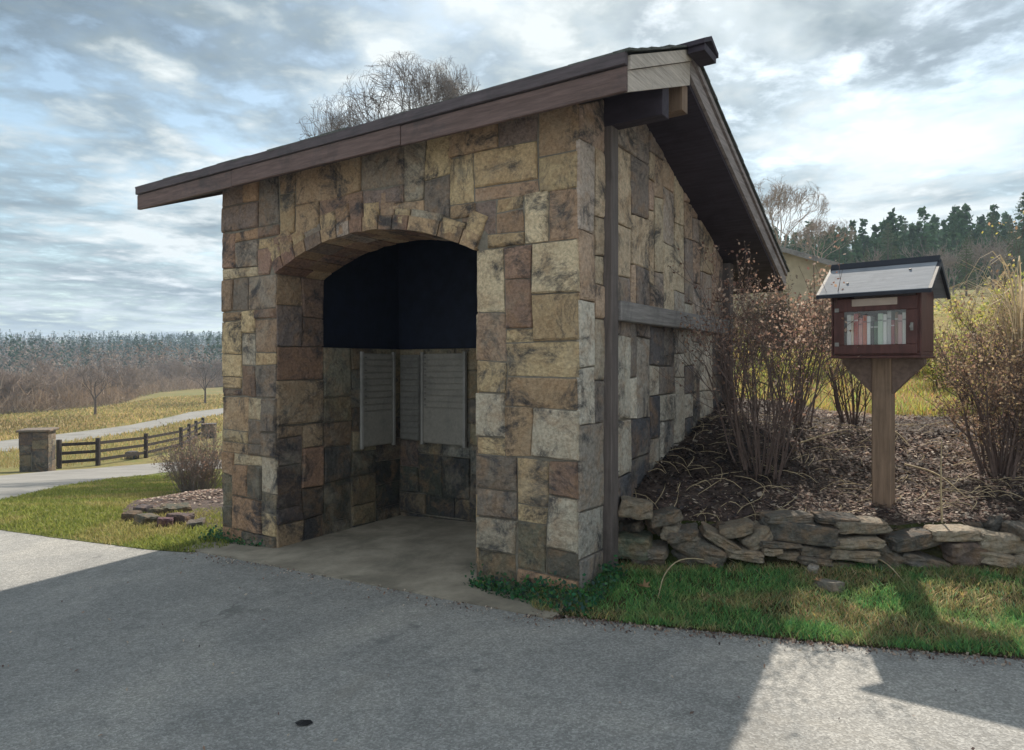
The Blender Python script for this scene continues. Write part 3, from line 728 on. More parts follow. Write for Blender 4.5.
ROCKS = [(631,544,40,25,0),(635,508,30,20,5),(663,517,31,15,-15),(671,531,16,18,10),(658,549,18,11,0),(701,546,50,24,20),(698,560,46,12,12),
 (719,538,36,12,30),(736,528,30,13,-15),(754,536,28,18,-30),(801,530,66,23,3),(777,543,38,7,3),(768,549,19,9,0),(787,551,20,9,4),(814,548,32,12,5),
 (811,557,30,9,5),(857,525,52,14,0),(853,540,44,12,-3),(852,552,43,13,0),(884,551,32,19,35),(909,539,47,17,-8),(921,558,43,14,12),(891,567,42,9,8),
 (952,533,41,14,-3),(961,549,36,26,0),(995,540,46,20,5),(991,556,29,14,8),(994,569,40,12,8),(1018,562,24,26,0),(1020,530,24,14,0),(786,517,44,10,-2),(835,518,38,8,3),
 (1046,545,36,22,0),(1052,568,44,16,4),(1090,552,48,24,-4),(1080,575,40,14,0),(1130,560,44,30,0),(1170,570,50,26,5),(742,550,36,12,6),(830,563,40,9,0),(930,571,40,9,4),(682,533,30,12,-8),(648,557,30,9,0)]
wy0 = wally(2.2)
dsw = empty('dry_stone_wall', (2.2, wy0, H(2.2, wy0-.1)), 0, label='low dry stacked retaining wall of flat grey stones along the grass verge', cat='wall')
rr = random.Random(5)
def line_Y(px):
    r = (px-512)/F; Y = 5.0
    for _ in range(30): Y = wally(r*Y)
    return Y
for i, (px, py, w, h, an) in enumerate(ROCKS):
    Y = line_Y(px)+0.02+rr.uniform(-.03, .03); k = Y/F
    g = rr.uniform(.75, 1.25); base = rr.choice([(.20, .175, .14), (.135, .125, .11), (.245, .21, .165), (.10, .095, .088)])
    if i == 0: base = (.10, .115, .085)
    if i in (24,): base = (.13, .10, .09)
    o = rock_mesh('stone', w*k*1.06, rr.uniform(.20, .30), h*k*.87, i*3.7+2, tuple(c*g for c in base), parent=dsw, sub=7)
    o.location = Vector((at(px, Y), Y, zat(py, Y)))-dsw.location; o.rotation_euler = (rr.uniform(-.1, .1), math.radians(an), rr.uniform(-.25, .25)-0.17)
# packing of small dark stones behind the face
hb = MB()
for i in range(90):
    x = rr.uniform(.7, 5.4); y = wally(x)+rr.uniform(.07, .17); z = H(x, y-.3)+rr.uniform(.02, .30); s_ = rr.uniform(.05, .10)
    hb.box(-s_, s_, -.05, .05, -s_*.5, s_*.5, (0.07, 0.065, 0.06), Matrix.Translation(Vector((x, y, z))-dsw.location) @ Matrix.Rotation(rr.uniform(-.6, .6), 4, 'Y') @ Matrix.Rotation(rr.uniform(-1, 1), 4, 'Z'), bev=.012)
hb.build('packing_stones', M['rock'], dsw)
def loose(px, py, w, h, an, label, col=(.2, .185, .16), group=None, seed=0):
    x, y = unproj(px, py+h*.3); k = y/F
    o = rock_mesh('loose_stone', w*k, w*k*.7, h*k*1.3, seed+50, col, sub=5); o.location = (x, y, H(x, y)+h*k*.35); o.rotation_euler = (.1, math.radians(an), seed)
    tag(o, label, 'stone', group)
loose(813, 571, 14, 8, 0, 'small pale stone fallen in the grass below the middle of the dry stone wall', (.3, .27, .24), seed=1)
loose(829, 586, 26, 8, 5, 'flat grey stone lying in the grass in front of the library post', seed=2)
# rocks of the left bed
for i, (px, py, w, h) in enumerate([(132, 517, 16, 9), (147, 521, 20, 10), (165, 523, 18, 9), (180, 520, 22, 10), (158, 513, 16, 8), (196, 524, 20, 7), (143, 511, 15, 8), (176, 510, 26, 7)]):
    x, y = unproj(px, py+3); k = y/F
    o = rock_mesh('edging_rock', w*k, w*k*.8, h*k*1.3, i*2.1+80, tuple(c*rr.uniform(.7, 1.1) for c in (.105, .09, .08)), sub=5)
    o.location = (x, y, bed_h(x, y)+h*k*.3); o.rotation_euler = (.1, rr.uniform(-.2, .2), i)
    tag(o, 'rough dark rock edging the mulch bed left of the stone shelter', 'rock', 'rocks edging the mulch bed left of the shelter')

# ------------------------------------------------------------------ little library
LROT = math.radians(-42)
lx, ly = 2.942, 5.388; lz = H(lx, ly)
LW, LD = 0.60, 0.50
zb, ze, zt = zat(355, 5.05), zat(291, 5.05), zat(264, 5.39)
zb -= lz; ze -= lz; zt -= lz
lib = empty('little_library', (lx, ly, lz), LROT, label='red brown wooden book box with glazed door and blue grey roof on a timber post', cat='book box')
p_ = MB(); p_.box(-.070, .070, -.066, .066, -.3, zb+.06, bev=.008); p_.build('post', M['lib_post'], lib)
b_ = MB(); T = .025
b_.box(-LW/2, LW/2, -LD/2, LD/2, zb, zb+T, bev=.003)                     # floor
b_.box(-LW/2, -LW/2+T, -LD/2, LD/2, zb+T+.001, ze+.0, bev=.003); b_.box(LW/2-T, LW/2, -LD/2, LD/2, zb+T+.001, ze, bev=.003)
b_.box(-LW/2+T+.001, LW/2-T-.001, LD/2-T, LD/2, zb+T+.001, ze)
for sx in (-1, 1):   # gable triangles
    b_.prism([(-LD/2, ze+.001), (LD/2, ze+.001), (0, zt-.045)], Vector((sx*LW/2-(T if sx > 0 else 0), 0, 0)), Yv, Zv, Xv*T)
b_.box(-LW/2-.012, LW/2+.012, -LD/2-.015, LD/2+.01, zb-.022, zb-.002, bev=.003)
b_.build('box_body', M['lib_wood'], lib)
for sx in (-1, 1):
    q = MB(); q.box(sx*(LW/2+.001) if sx > 0 else -(LW/2+.013), (LW/2+.013) if sx > 0 else -(LW/2+.001), -LD/2-.002, -LD/2+.05, zb, ze); q.build('corner_trim', M['lib_wood'], lib)
# roof
r_ = MB(); ov = .075; sl0 = (zt-ze)/(LD/2)
ex = LD/2+.10; zeave = ze+.005
r_.prism([(-ex, zeave), (0, zt), (ex, zeave), (ex, zeave-.022), (0, zt-.03), (-ex, zeave-.022)], Vector((-LW/2-ov, 0, 0)), Yv, Zv, Xv*(LW+2*ov))
lr = r_.build('roof', M['lib_roof'], lib)
c_ = MB(); c_.prism([(-.032, zt-.012), (0, zt+.03), (.032, zt-.012), (.032, zt-.045), (0, zt+.002), (-.032, zt-.045)], Vector((-LW/2-ov-.012, 0, 0)), Yv, Zv, Xv*(LW+2*ov+.024)); c_.build('ridge_cap', M['lib_cap'], lr)
c_ = MB()
for sx in (-1, 1):
    c_.prism([(-ex-.004, zeave-.002), (0, zt-.004), (ex+.004, zeave-.002), (ex+.004, zeave-.035), (0, zt-.055), (-ex-.004, zeave-.035)], Vector((sx*(LW/2+ov)-(0 if sx > 0 else .022), 0, 0)), Yv, Zv, Xv*.022)
c_.box(-LW/2-ov, LW/2+ov, -ex-.012, -ex-.001, zeave-.032, zeave-.006)
c_.build('roof_edge', M['lib_cap'], lr)
for (bxp, fr) in ((-.2, .35), (.21, .7)):
    c_ = MB(); yy = lerp(-ex, 0, fr); zz = lerp(zeave, zt, fr); c_.tube([(bxp, yy, zz), (bxp, yy-.004, zz+.006)], [.010, .008], 8, cap=True); c_.build('screw_head', M['lib_cap'], lr)
# door: frame around the glass
door = MB(); dy0, dy1 = -LD/2-.022, -LD/2-.002; dz0, dz1 = zb+.012, ze-.035
gx0, gx1 = -LW/2+.085, LW/2-.085; gz0, gz1 = dz0+.07, dz1-.10
door.box(-LW/2+.01, LW/2-.01, dy0, dy1, dz0, gz0, bev=.003); door.box(-LW/2+.01, LW/2-.01, dy0, dy1, gz1, dz1, bev=.003)
door.box(-LW/2+.01, gx0, dy0, dy1, gz0+.001, gz1-.001, bev=.003); door.box(gx1, LW/2-.01, dy0, dy1, gz0+.001, gz1-.001, bev=.003)
dr = door.build('door', M['lib_wood'], lib)
g_ = MB(); g_.box(gx0+.001, gx1-.001, (dy0+dy1)/2-.002, (dy0+dy1)/2+.002, gz0+.001, gz1-.001); g_.build('glass_pane', M['glass'], dr)
k_ = MB(); k_.box(LW/2-.055, LW/2-.035, dy0-.012, dy0-.0005, (gz0+gz1)/2-.03, (gz0+gz1)/2+.03, bev=.003); k_.tube([(LW/2-.045, dy0-.012, (gz0+gz1)/2), (LW/2-.045, dy0-.03, (gz0+gz1)/2)], [.008, .011], 8, cap=True); k_.build('latch', M['metal'], dr)
pq = MB(); pq.box(-.155, .16, dy0-.011, dy0-.0005, dz1-.062, dz1-.005, bev=.003); pq.build('blank_plaque', M['plaque'], dr)
for sx in (-1, 1):
    q = MB(); q.box(-LW/2+.02 if sx < 0 else -LW/2+.02, -LW/2+.05, dy0-.006, dy0-.0005, (dz0+.06 if sx < 0 else dz1-.10), (dz0+.09 if sx < 0 else dz1-.07)); q.build('hinge', M['metal'], dr)
for sx in (-1, 1):   # braces under the box
    q = MB(); w_ = .045
    q.prism([(sx*.071, zb-.30), (sx*.071, zb-.024), (sx*(LW/2-.01), zb-.024), (sx*(LW/2-.01), zb-.065)], Vector((0, -w_, 0)), Xv, Zv, Yv*2*w_); q.build('brace', M['brace'], lib)
# books
specs = [('white', (.62, .60, .58), .030, .24), ('cream', (.55, .48, .38), .020, .235), ('red', (.35, .07, .06), .034, .245), ('pink', (.50, .24, .22), .028, .22), ('orange red', (.42, .12, .07), .032, .235),
         ('white', (.60, .60, .60), .026, .23), ('black', (.03, .03, .035), .022, .20), ('dark green', (.05, .09, .06), .030, .20), ('pale green', (.40, .50, .40), .036, .24), ('white', (.62, .62, .6), .026, .235),
         ('grey', (.42, .42, .42), .030, .25), ('maroon', (.22, .05, .06), .024, .205), ('brown', (.20, .11, .07), .022, .245), ('pink', (.52, .30, .30), .030, .23), ('white', (.62, .6, .57), .026, .24)]
ords = ['first', 'second', 'third', 'fourth', 'fifth', 'sixth', 'seventh', 'eighth', 'ninth', 'tenth', 'eleventh', 'twelfth', 'thirteenth', 'fourteenth', 'fifteenth']
bx = gx0+.002; c0, s0 = math.cos(LROT), math.sin(LROT)
for i, (nm, col, w, h) in enumerate(specs):
    yl = -LD/2+.05+rr.uniform(0, .015); xl = bx
    shelf = zb+T
    root = empty('book', (lx+xl*c0-yl*s0, ly+xl*s0+yl*c0, lz+shelf+.002), LROT, label='%s book standing %s from the left behind the glass of the book box' % (nm, ords[i]), cat='book', group='books in the book box')
    h = (h-.20)*1.5+.235; h = min(h, gz1-shelf+.01)
    a = MB(); a.box(0, w-.002, 0, .13, 0, h, col, bev=.002); a.build('cover', M['vc'], root)
    for (f0, f1, cc) in ((.80, .84, tuple(q*.45+.02 if sum(col) > .6 else q*.5+.35 for q in col)), (.12, .15, tuple(q*.5+.05 for q in col))):
        sp_ = MB(); sp_.box(.001, w-.003, -.0015, -.0002, h*f0, h*f1, cc); sp_.build('spine_band', M['vc'], root)
    a = MB(); a.box(.003, w-.005, .131, .134, .004, h-.004, (.6, .57, .5)); a.build('pages', M['vc'], root)
    bx += w
# ------------------------------------------------------------------ vegetation helpers
def rv(r): return Vector((r.uniform(-1, 1), r.uniform(-1, 1), r.uniform(-1, 1)))
def leafq(mb, p, s, r, col, asp=.6, fold=False):
    a = rv(r).normalized(); b = a.cross(rv(r)).normalized()
    mb.face([p-a*s*.5, p+b*s*asp*.5, p+a*s*.5, p-b*s*asp*.5], col)
RM = [0.002]
def grow(mb, p, d, Ln, r0, lev, r, tips, upb=.12, wob=.25, kids=(3, 5), ratio=.62, n=4, thin=.55, mb0=None):
    segs = 4 if lev > 1 else 3; pts = [p.copy()]; q = p.copy(); dd = d.copy(); dirs = [d.copy()]
    for k in range(segs):
        dd = (dd + rv(r)*wob*.6 + Vector((0, 0, upb))).normalized(); q = q+dd*Ln/segs; pts.append(q.copy()); dirs.append(dd.copy())
    rads = [max(RM[0], lerp(r0, r0*thin, k/segs)) for k in range(segs+1)]
    (mb0 or mb).tube(pts, rads, n if lev > 1 else 3)
    if lev <= 0: tips.append((q, dd)); return
    for k in range(r.randint(*kids)):
        tt = r.uniform(.35, 1.0) if k else 1.0; i = min(segs, max(1, round(tt*segs)))
        nd_ = (dirs[i] + rv(r)*.75).normalized()
        grow(mb, pts[i], nd_, Ln*ratio*r.uniform(.75, 1.15), rads[i]*.62, lev-1, r, tips, upb, wob, kids, ratio, n, thin)
def bare_tree(name, h, seed, lev=5, m='bark_bg', upb=.10, trunk_frac=.3, r0=None, kids=(3, 4), rmin=.010, **kw):
    r = random.Random(seed); e = empty(name, **kw); tk = MB(); cr = MB(); tips = []; RM[0] = rmin
    r0 = r0 or h*.018; tl = h*trunk_frac
    tk.tube([(0, 0, -.3), (0.02*h*.3, 0, tl*.5), (0, .01*h, tl)], [r0*1.25, r0, r0*.8], 7)
    for k in range(4):
        a = k*PI/2+r.uniform(-.5, .5); d = Vector((math.cos(a)*.6, math.sin(a)*.6, 1)).normalized() if k else Vector((.05, 0, 1))
        grow(cr, Vector((0, .01*h, tl*r.uniform(.75, 1))), d, h*.29*r.uniform(.85, 1.1), r0*.6, lev-1, r, tips, upb=upb, wob=.42, kids=kids, ratio=.70)
    RM[0] = 0.002; tk.build('trunk', M[m], e); cr.build('crown', M[m], e); return e
def conifer(name, h, seed, **kw):
    r = random.Random(seed); e = empty(name, **kw); tk = MB(); cr = MB()
    tk.tube([(0, 0, -.5), (0, 0, h*.5), (0, 0, h*.97)], [h*.018, h*.011, h*.002], 6); tk.build('trunk', M['bark'], e)
    nw = 19
    for k in range(nw):
        t = k/(nw-1); z = lerp(h*.16, h*.98, t); R = h*.27*(1-t)**.75*r.uniform(.75, 1.15)+h*.012
        for j in range(r.randint(8, 11)):
            a = r.uniform(0, 2*PI); rl = R*r.uniform(.55, 1.15); dz = -rl*.12
            for q in range(int(12+rl*9.0)):
                f = r.uniform(.12, 1); p = Vector((math.cos(a)*rl*f, math.sin(a)*rl*f, z+dz*f*2+rl*.22*f*f)) + rv(r)*h*.014
                g = r.uniform(.6, 1.35); leafq(cr, p, h*r.uniform(.010, .026), r, (.115*g, .145*g, .085*g), .4)
    cr.build('crown', M['needle'], e); return e

# ------------------------------------------------------------------ trees behind
def place(e, px, Y, py_base=None):
    x = at(px, Y); e.location = (x, Y, H(x, Y)-.1); return e
def fit_tree(e, px, Y, topy, zb_=None, hw=None):
    cr = [c for c in e.children if c.name.startswith('crown')][0]; vs = [v.co for v in cr.data.vertices]
    zs = sorted(v.z for v in vs); xs = sorted(v.x for v in vs); top = zs[-20]; mid = (xs[len(xs)//50]+xs[-len(xs)//50])/2
    x = at(px, Y); z = H(x, Y)-.1 if zb_ is None else zb_; k = (zat(topy, Y)-z)/top
    kx = k if hw is None else (at(px+hw, Y)-at(px-hw, Y))/(xs[-len(xs)//50]-xs[len(xs)//50])
    e.scale = (kx, kx, k); e.location = (x-mid*kx, Y, z); return e
def round_crown(e, soft=.72):
    me = [c for c in e.children if c.name.startswith('crown')][0].data; vs = me.vertices
    def pct(ax, q): w = sorted(v.co[ax] for v in vs); return w[int(q*(len(w)-1))]
    lo = [pct(i, .03) for i in range(3)]; hi = [pct(i, .93) for i in range(3)]; c = [(a+b)/2 for a, b in zip(lo, hi)]; R_ = [(b-a)/2*1.25 for a, b in zip(lo, hi)]
    for v in vs:
        d = [(v.co[i]-c[i])/R_[i] for i in range(3)]; r_ = math.sqrt(sum(q*q for q in d))
        if r_ > soft and v.co.z > lo[2]:
            k_ = (soft+(1-soft)*math.tanh((r_-soft)/(1-soft)*.8))/r_; v.co = [c[i]+d[i]*k_*R_[i] for i in range(3)]
    me.update()
t1 = bare_tree('bare_tree', 12.0, 6, lev=6, kids=(4, 5), rmin=.0065, upb=.02, trunk_frac=.4, m='twig_dark', label='wide bare deciduous tree whose twigs show above the roof of the shelter', cat='tree')
round_crown(t1); fit_tree(t1, 408, 26, 62, -1.5, 66)
t2 = bare_tree('bare_tree', 9.5, 9, lev=6, kids=(4, 4), rmin=.0065, upb=.02, m='twig_dark', label='smaller bare tree just showing over the middle of the roofline', cat='tree')
round_crown(t2); fit_tree(t2, 455, 28, 68, -1.0, 42)
t2 = copy_tree(t2, label='low bare tree barely topping the left part of the roofline'); fit_tree(t2, 347, 29, 104, -1.5, 42)
t3 = bare_tree('bare_tree', 9.0, 21, lev=6, kids=(3, 4), rmin=.010, m='bark_bg', label='bare tree right behind the lower end of the shelter roof', cat='tree')
round_crown(t3); fit_tree(t3, 778, 36, 178, None, 38)
t4 = copy_tree(t3, label='smaller bare tree beyond the tan house, left of the pines'); fit_tree(t4, 815, 48, 215, None, 30)
# tan house with a grey roof
hx, hy = at(778, 36), 36.0
hse = empty('house', (hx, hy, H(hx, hy)), math.radians(-38), label='tan board sided house with low grey roof partly hidden behind the shelter', cat='house')
zr, zl = zat(246, 36)-H(hx, hy), zat(271, 36)-H(hx, hy)
wm = MB(); wm.prism([(-3.2, -1), (3.2, -1), (3.2, zl), (0, zr-.12), (-3.2, zl)], Vector((0, 0, 0)), Xv, Zv, Yv*9)
M['siding'] = mat('tan_siding', (.40, .33, .23), scale=3, var=.15, bump=.2)
hw = wm.build('wall', M['siding'], hse)
rm = MB()
for sx in (-1, 1): rm.prism([(0, zr), (sx*3.7, zl-.15), (sx*3.7, zl-.30), (0, zr-.15)], Vector((0, -.5, 0)), Xv, Zv, Yv*10)
M['house_roof'] = mat('grey_house_roof', (.26, .28, .29), scale=3, var=.2, bump=.2)
rm.build('roof', M['house_roof'], hse)
tm = MB()
for sx in (-1, 1): tm.prism([(sx*.01, zr-.02), (sx*3.72, zl-.17), (sx*3.72, zl-.42), (sx*.01, zr-.27)], Vector((0, -.56, 0)), Xv, Zv, Yv*.05)
tm.build('gable_trim', M['beam'], hse)
# conifers and bare trees on the right hill
con = [conifer('pine_tree', 10.0, 30+i, label='dark green pine on the wooded hill beyond the book box', cat='tree', group='pines on the wooded hill') for i in range(4)]
r = random.Random(77); k = 0
def put(proto, first, px, Y, hgt, base_h, topy=None, rz=0):
    x = at(px, Y); z = H(x, Y)
    if topy is not None: hgt = max(4, zat(topy, Y)-z)
    s_ = hgt/base_h
    if first: proto.location = (x, Y, z-.1); proto.scale = (s_,)*3; proto.rotation_euler.z = rz; return proto
    return copy_tree(proto, (x, Y, z-.1), rz, s_*1.0)
skyline = [(800, 246), (822, 232), (846, 228), (868, 238), (888, 218), (905, 216), (925, 236), (944, 224), (960, 216), (975, 222), (992, 208), (1010, 212), (1024, 190), (1050, 185), (1080, 180), (1110, 176), (780, 250), (760, 252)]
for i, (px, ty) in enumerate(skyline):
    put(con[i % 4], i < 4, px, 62+r.uniform(0, 30), None, 10.0, topy=ty+r.uniform(-2, 4), rz=r.uniform(0, 6))
for i in range(34):
    px = r.uniform(770, 1120); ty = lerp(262, 205, (px-770)/300)+r.uniform(4, 26)
    put(con[i % 4], False, px, r.uniform(44, 75), None, 10.0, topy=ty, rz=r.uniform(0, 6))
hb_ = bare_tree('bare_tree', 9.0, 51, lev=4, rmin=.025, m='bark_pale', label='bare grey tree standing among the pines on the right hill', cat='tree', group='bare trees among the pines', kids=(3, 4))
for i in range(12):
    px = r.uniform(770, 1060); ty = lerp(250, 225, (px-770)/250)+r.uniform(0, 22); put(hb_, i == 0, px, r.uniform(42, 58), None, 9.0, topy=ty, rz=r.uniform(0, 6))
# left valley woods: nearer bare trees
lb = [bare_tree('bare_tree', 9.0, 61+i, lev=5, rmin=.022, m='bark_bg', trunk_frac=.22, label='bare grey brown tree in the tree line across the field', cat='tree', group='bare trees across the field', kids=(3, 5)) for i in range(3)]
r = random.Random(3); k = 0
for i in range(96):
    px = -50 + i*3.0+r.uniform(-3, 3)
    Y = table(px, [(-60, 62), (60, 72), (120, 84), (160, 120), (230, 150)])+r.uniform(0, 26)
    ty = table(px, [(-60, 350), (0, 356), (40, 362), (90, 366), (150, 364), (230, 360)])+r.uniform(-8, 22)
    put(lb[i % 3], i < 3, px, Y, None, 9.0, topy=ty, rz=r.uniform(0, 6))
for px, ty, by, lab in ((95, 352, 418, 'tall dark bare tree standing forward of the tree line by the dry grass field'), (205, 352, 404, 'leaning bare tree beside the field road near the shelter corner')):
    x, y = unproj(px, by-2 if px < 150 else by); q = bare_tree('bare_tree', 9.0, 90+px, lev=4, m='bark', label=lab, cat='tree', r0=.16); q.location = (x, y, H(x, y)-.1); q.scale = ((zat(ty, y)-H(x, y))/9.0,)*3
# far wood on the hills: one mass
def wood(name, label, n, pxr, yr, seed, hr, pinef, q0):
    fwd = MB(); r = random.Random(seed)
    for i in range(n):
        px = r.uniform(*pxr); Y = r.uniform(*yr); x = at(px, Y)
        z = H(x, Y); h = r.uniform(*hr)
        pine = noise.noise(Vector((x*.012, Y*.012, 0)))+r.uniform(-.25, .25) > pinef(Y)
        g = r.uniform(.7, 1.3)
        for q in range(q0):
            w_ = r.uniform(.85, 1.12)
            if pine: t = r.random()**.8; p = Vector((x, Y, z+h*t))+rv(r)*h*.17*(1.15-t); c = (.045*g, .080*g, .042*g); sz = h*.06; asp = .6
            else: t = r.uniform(.1, 1); p = Vector((x, Y, z+h*.72*t))+rv(r)*h*.22; c = (.23*g, .175*g, .135*g); sz = h*.085; asp = .3
            leafq(fwd, p, sz*r.uniform(.8, 1.7), r, tuple(k_*w_*(1.6 if (pine and yr[0] < 100) else 1) for k_ in c), asp)
        if Y < 120: fwd.tube([(x, Y, z-1), (x, Y, z+h*.7)], [.12, .05], 3, col=(.10, .085, .08))
    o = fwd.build(name, M['needle']); tag(o, label, 'woodland', kind='stuff')
wood('far_woodland', 'hazy mixed wood of pines and bare trees covering the far hills', 3400, (-120, 420), (140, 600), 8, (7, 11.5), lambda Y: -.30 if Y > 300 else .12, 46)
wood('hillside_woodland', 'dense pine wood covering the hillside behind the book box', 620, (770, 1200), (62, 150), 18, (4.5, 8), lambda Y: .05, 190)
# undergrowth along the far tree line
sheet('forest_floor', [(-560, 640), (-110, 640), (-60, 330), (-62, 150), (-75, 128), (-150, 124), (-330, 250)], M['forest_floor'], dz=.12, d=14)
ug = MB(); r = random.Random(41)
for i in range(16000):
    px = r.uniform(-60, 250); Y = table(px, [(-60, 60), (60, 70), (120, 82), (160, 118), (230, 148)])+r.uniform(0, 24); x = at(px, Y)
    hh = abs(r.gauss(0, 1.15))*(1.1+.5*noise.noise(Vector((x*.15, 3, 1)))); p = Vector((x, Y, H(x, Y)+hh)); g = r.uniform(.6, 1.2); d = Vector((r.gauss(0, .8), r.gauss(0, .8), 1)).normalized()*r.uniform(.3, .8); sd = Vector((.035, 0, 0))*r.uniform(.6, 1.6)
    ug.face([p-d-sd, p-d+sd, p+d+sd*.4, p+d-sd*.4], (.38*g, .29*g, .22*g))
o = ug.build('brushwood', M['needle']); tag(o, 'grey brown tangled brush at the foot of the far tree line', 'brush', kind='stuff')

# ------------------------------------------------------------------ gate pillar and rail fence
px0, py0 = unproj(38, 470); kk = py0/F
pil = empty('gate_pillar', (px0, py0, H(px0, py0)), math.radians(18), label='square dark stone gate pillar with a flat cap beside the driveway', cat='pillar')
pw, ph = 33*kk, 39*kk
mb = MB(); hw_ = pw/2*.72
for (O, U, Nn) in ((Vector((0, -hw_, 0)), Xv, -Yv), (Vector((hw_, 0, 0)), Yv, Xv), (Vector((-hw_, 0, 0)), Yv, -Xv), (Vector((0, hw_, 0)), Xv, Yv)):
    masonry(mb, O, U, Nn, -hw_, hw_, -.3, ph, cell=.17, tint=(.50, .58, .68), dark=.2)
mb.build('stone_facing', M['stone'], pil)
mb = MB(); mb.box(-hw_+.01, hw_-.01, -hw_+.01, hw_-.01, -.3, ph-.01); mb.build('mortar_core', M['mortar'], pil)
mb = MB(); mb.box(-hw_-.10, hw_+.10, -hw_-.10, hw_+.10, ph, ph+.09, (.15, .13, .115), bev=.02); mb.build('cap_stone', M['stone'], pil)
FP = [(59, 467.5), (98, 464.5), (146, 457), (181, 448.5), (189, 443.5), (196, 439.5), (203, 435)]
fpts = [unproj(*p) for p in FP]
fe = empty('rail_fence', (fpts[0][0], fpts[0][1], H(*fpts[0])), 0, label='dark wooden three rail fence running from the stone pillar up the drive', cat='fence')
O = fe.location; fh = 1.02
for i, (x, y) in enumerate(fpts):
    mb = MB(); mb.box(-.075, .075, -.075, .075, -.3, fh+.14, bev=.01); q = mb.build('post', M['fence'], fe); q.location = Vector((x, y, H(x, y)))-O
for (a, b) in zip(fpts, fpts[1:]):
    for hh in (.22, .58, .94):
        A = Vector((a[0], a[1], H(*a)+hh))-O; B = Vector((b[0], b[1], H(*b)+hh))-O
        mb = MB(); d = (B-A).normalized(); sd = d.cross(Zv).normalized()*.02; u_ = Vector((0, 0, .065))
        mb.add([A-sd-u_, A+sd-u_, A+sd+u_, A-sd+u_, B-sd-u_, B+sd-u_, B+sd+u_, B-sd+u_], [(0, 1, 2, 3), (7, 6, 5, 4), (0, 4, 5, 1), (1, 5, 6, 2), (2, 6, 7, 3), (3, 7, 4, 0)]); mb.build('rail', M['fence'], fe)
# low stone at the fence and a squat stone pillar at its far end
x, y = unproj(136, 457); o = rock_mesh('boulder', .55, .4, .38, 201, (.07, .07, .075), sub=5); o.location = (x, y-.35, H(x, y-.35)+.12); tag(o, 'dark rounded boulder at the foot of the rail fence', 'boulder')
x, y = unproj(209, 437); e = empty('stone_pier', (x, y, H(x, y)), .3, label='small squat stone pier at the far end of the rail fence', cat='pier')
mb = MB()
for (O2, U, Nn) in ((Vector((0, -.38, 0)), Xv, -Yv), (Vector((.38, 0, 0)), Yv, Xv), (Vector((-.38, 0, 0)), Yv, -Xv)): masonry(mb, O2, U, Nn, -.38, .38, -.2, .8, cell=.2, tint=(.42, .48, .56))
mb.box(-.37, .37, -.37, .37, -.2, .79, (.1, .1, .1)); mb.build('stone_facing', M['stone'], e)
mb = MB(); mb.box(-.43, .43, -.43, .43, .805, .87, (.10, .10, .10)); mb.build('cap_stone', M['stone'], e)

# ------------------------------------------------------------------ shrubs
def shrub(name, base, h, spread, nst, seed, label, leafcol, nleaf, lsize, leaf_lo=.5, stemm='stem', lean=(0, 0), lev=2, sr=.011, cat='shrub', leaf_up=1.0):
    r = random.Random(seed); e = empty(name, base, 0, label=label, cat=cat); st = MB(); lf = MB(); tips = []; allp = []
    for k in range(nst):
        a = r.uniform(0, 2*PI); b = r.uniform(.0, .16)*spread; p = Vector((math.cos(a)*b, math.sin(a)*b, -.06))
        d = Vector((math.cos(a)*r.uniform(.1, 1)*spread*.55/h*1.6+lean[0], math.sin(a)*r.uniform(.1, 1)*spread*.55/h*1.6+lean[1], 1)).normalized()
        hh = h*r.uniform(.55, 1.0)*.62; tp = []
        grow(st, p, d, hh, sr*r.uniform(.6, 1.2), lev, r, tp, upb=.10, wob=.22, kids=(3, 4), ratio=.52, n=4)
        tips += tp
    st.build('stems', M[stemm], e)
    for i in range(nleaf):
        q, dd = r.choice(tips)
        if q.z < h*leaf_lo and r.random() < .8: continue
        p = q + rv(r)*lsize*1.8 - dd*r.uniform(0, .16); c = r.choice(leafcol); g = r.uniform(.6, 1.3)
        leafq(lf, p, lsize*r.uniform(.5, 1.25), r, tuple(x*g for x in c), .65)
    if lf.v: lf.build('leaves', M['leaf'], e)
    return e
RED = [(.32, .20, .15), (.42, .29, .22), (.26, .16, .12), (.52, .39, .31), (.20, .11, .09)]
TAN = [(.36, .26, .16), (.28, .19, .12), (.44, .34, .21), (.20, .13, .09)]
YEL = [(.58, .52, .14), (.44, .47, .13), (.60, .46, .17), (.32, .37, .10)]
def gz(x, y): return (x, y, H(x, y))
Y = 5.9; shrub('leafless_shrub', gz(at(760, Y), Y), 1.95, 1.15, 34, 1, 'upright shrub with bare dark stems and russet dry leaves against the shelter side', RED, 4200, .032, .60, sr=.010, lean=(.0, 0))
Y = 7.0; shrub('leafless_shrub', gz(at(794, Y), Y), 1.6, 1.0, 20, 2, 'russet leaved shrub just left of the book box', RED, 2600, .034, .55)
Y = 7.3; shrub('leafless_shrub', gz(at(853, Y), Y), 1.4, .8, 18, 3, 'dark bare stemmed shrub behind the left side of the library post', RED+TAN, 900, .03, .5)
Y = 6.9; shrub('leafless_shrub', gz(at(735, Y+.6), Y+.6), 1.60, .7, 14, 4, 'thin bare shrub in the corner beside the rear post of the shelter', RED, 900, .034, .5)
Y = 5.75; shrub('tangled_shrub', gz(at(1000, Y), Y), 1.45, .95, 44, 5, 'dense tangled shrub with tan dry leaves at the right edge beside the book box', TAN+RED[:1], 5200, .030, .1, lean=(.03, 0))
Y = 6.6; shrub('tangled_shrub', gz(at(1045, Y), Y), 1.9, 1.5, 50, 6, 'taller tangled shrub mostly beyond the right edge of the bank', TAN+YEL[:1], 5000, .036, .1)
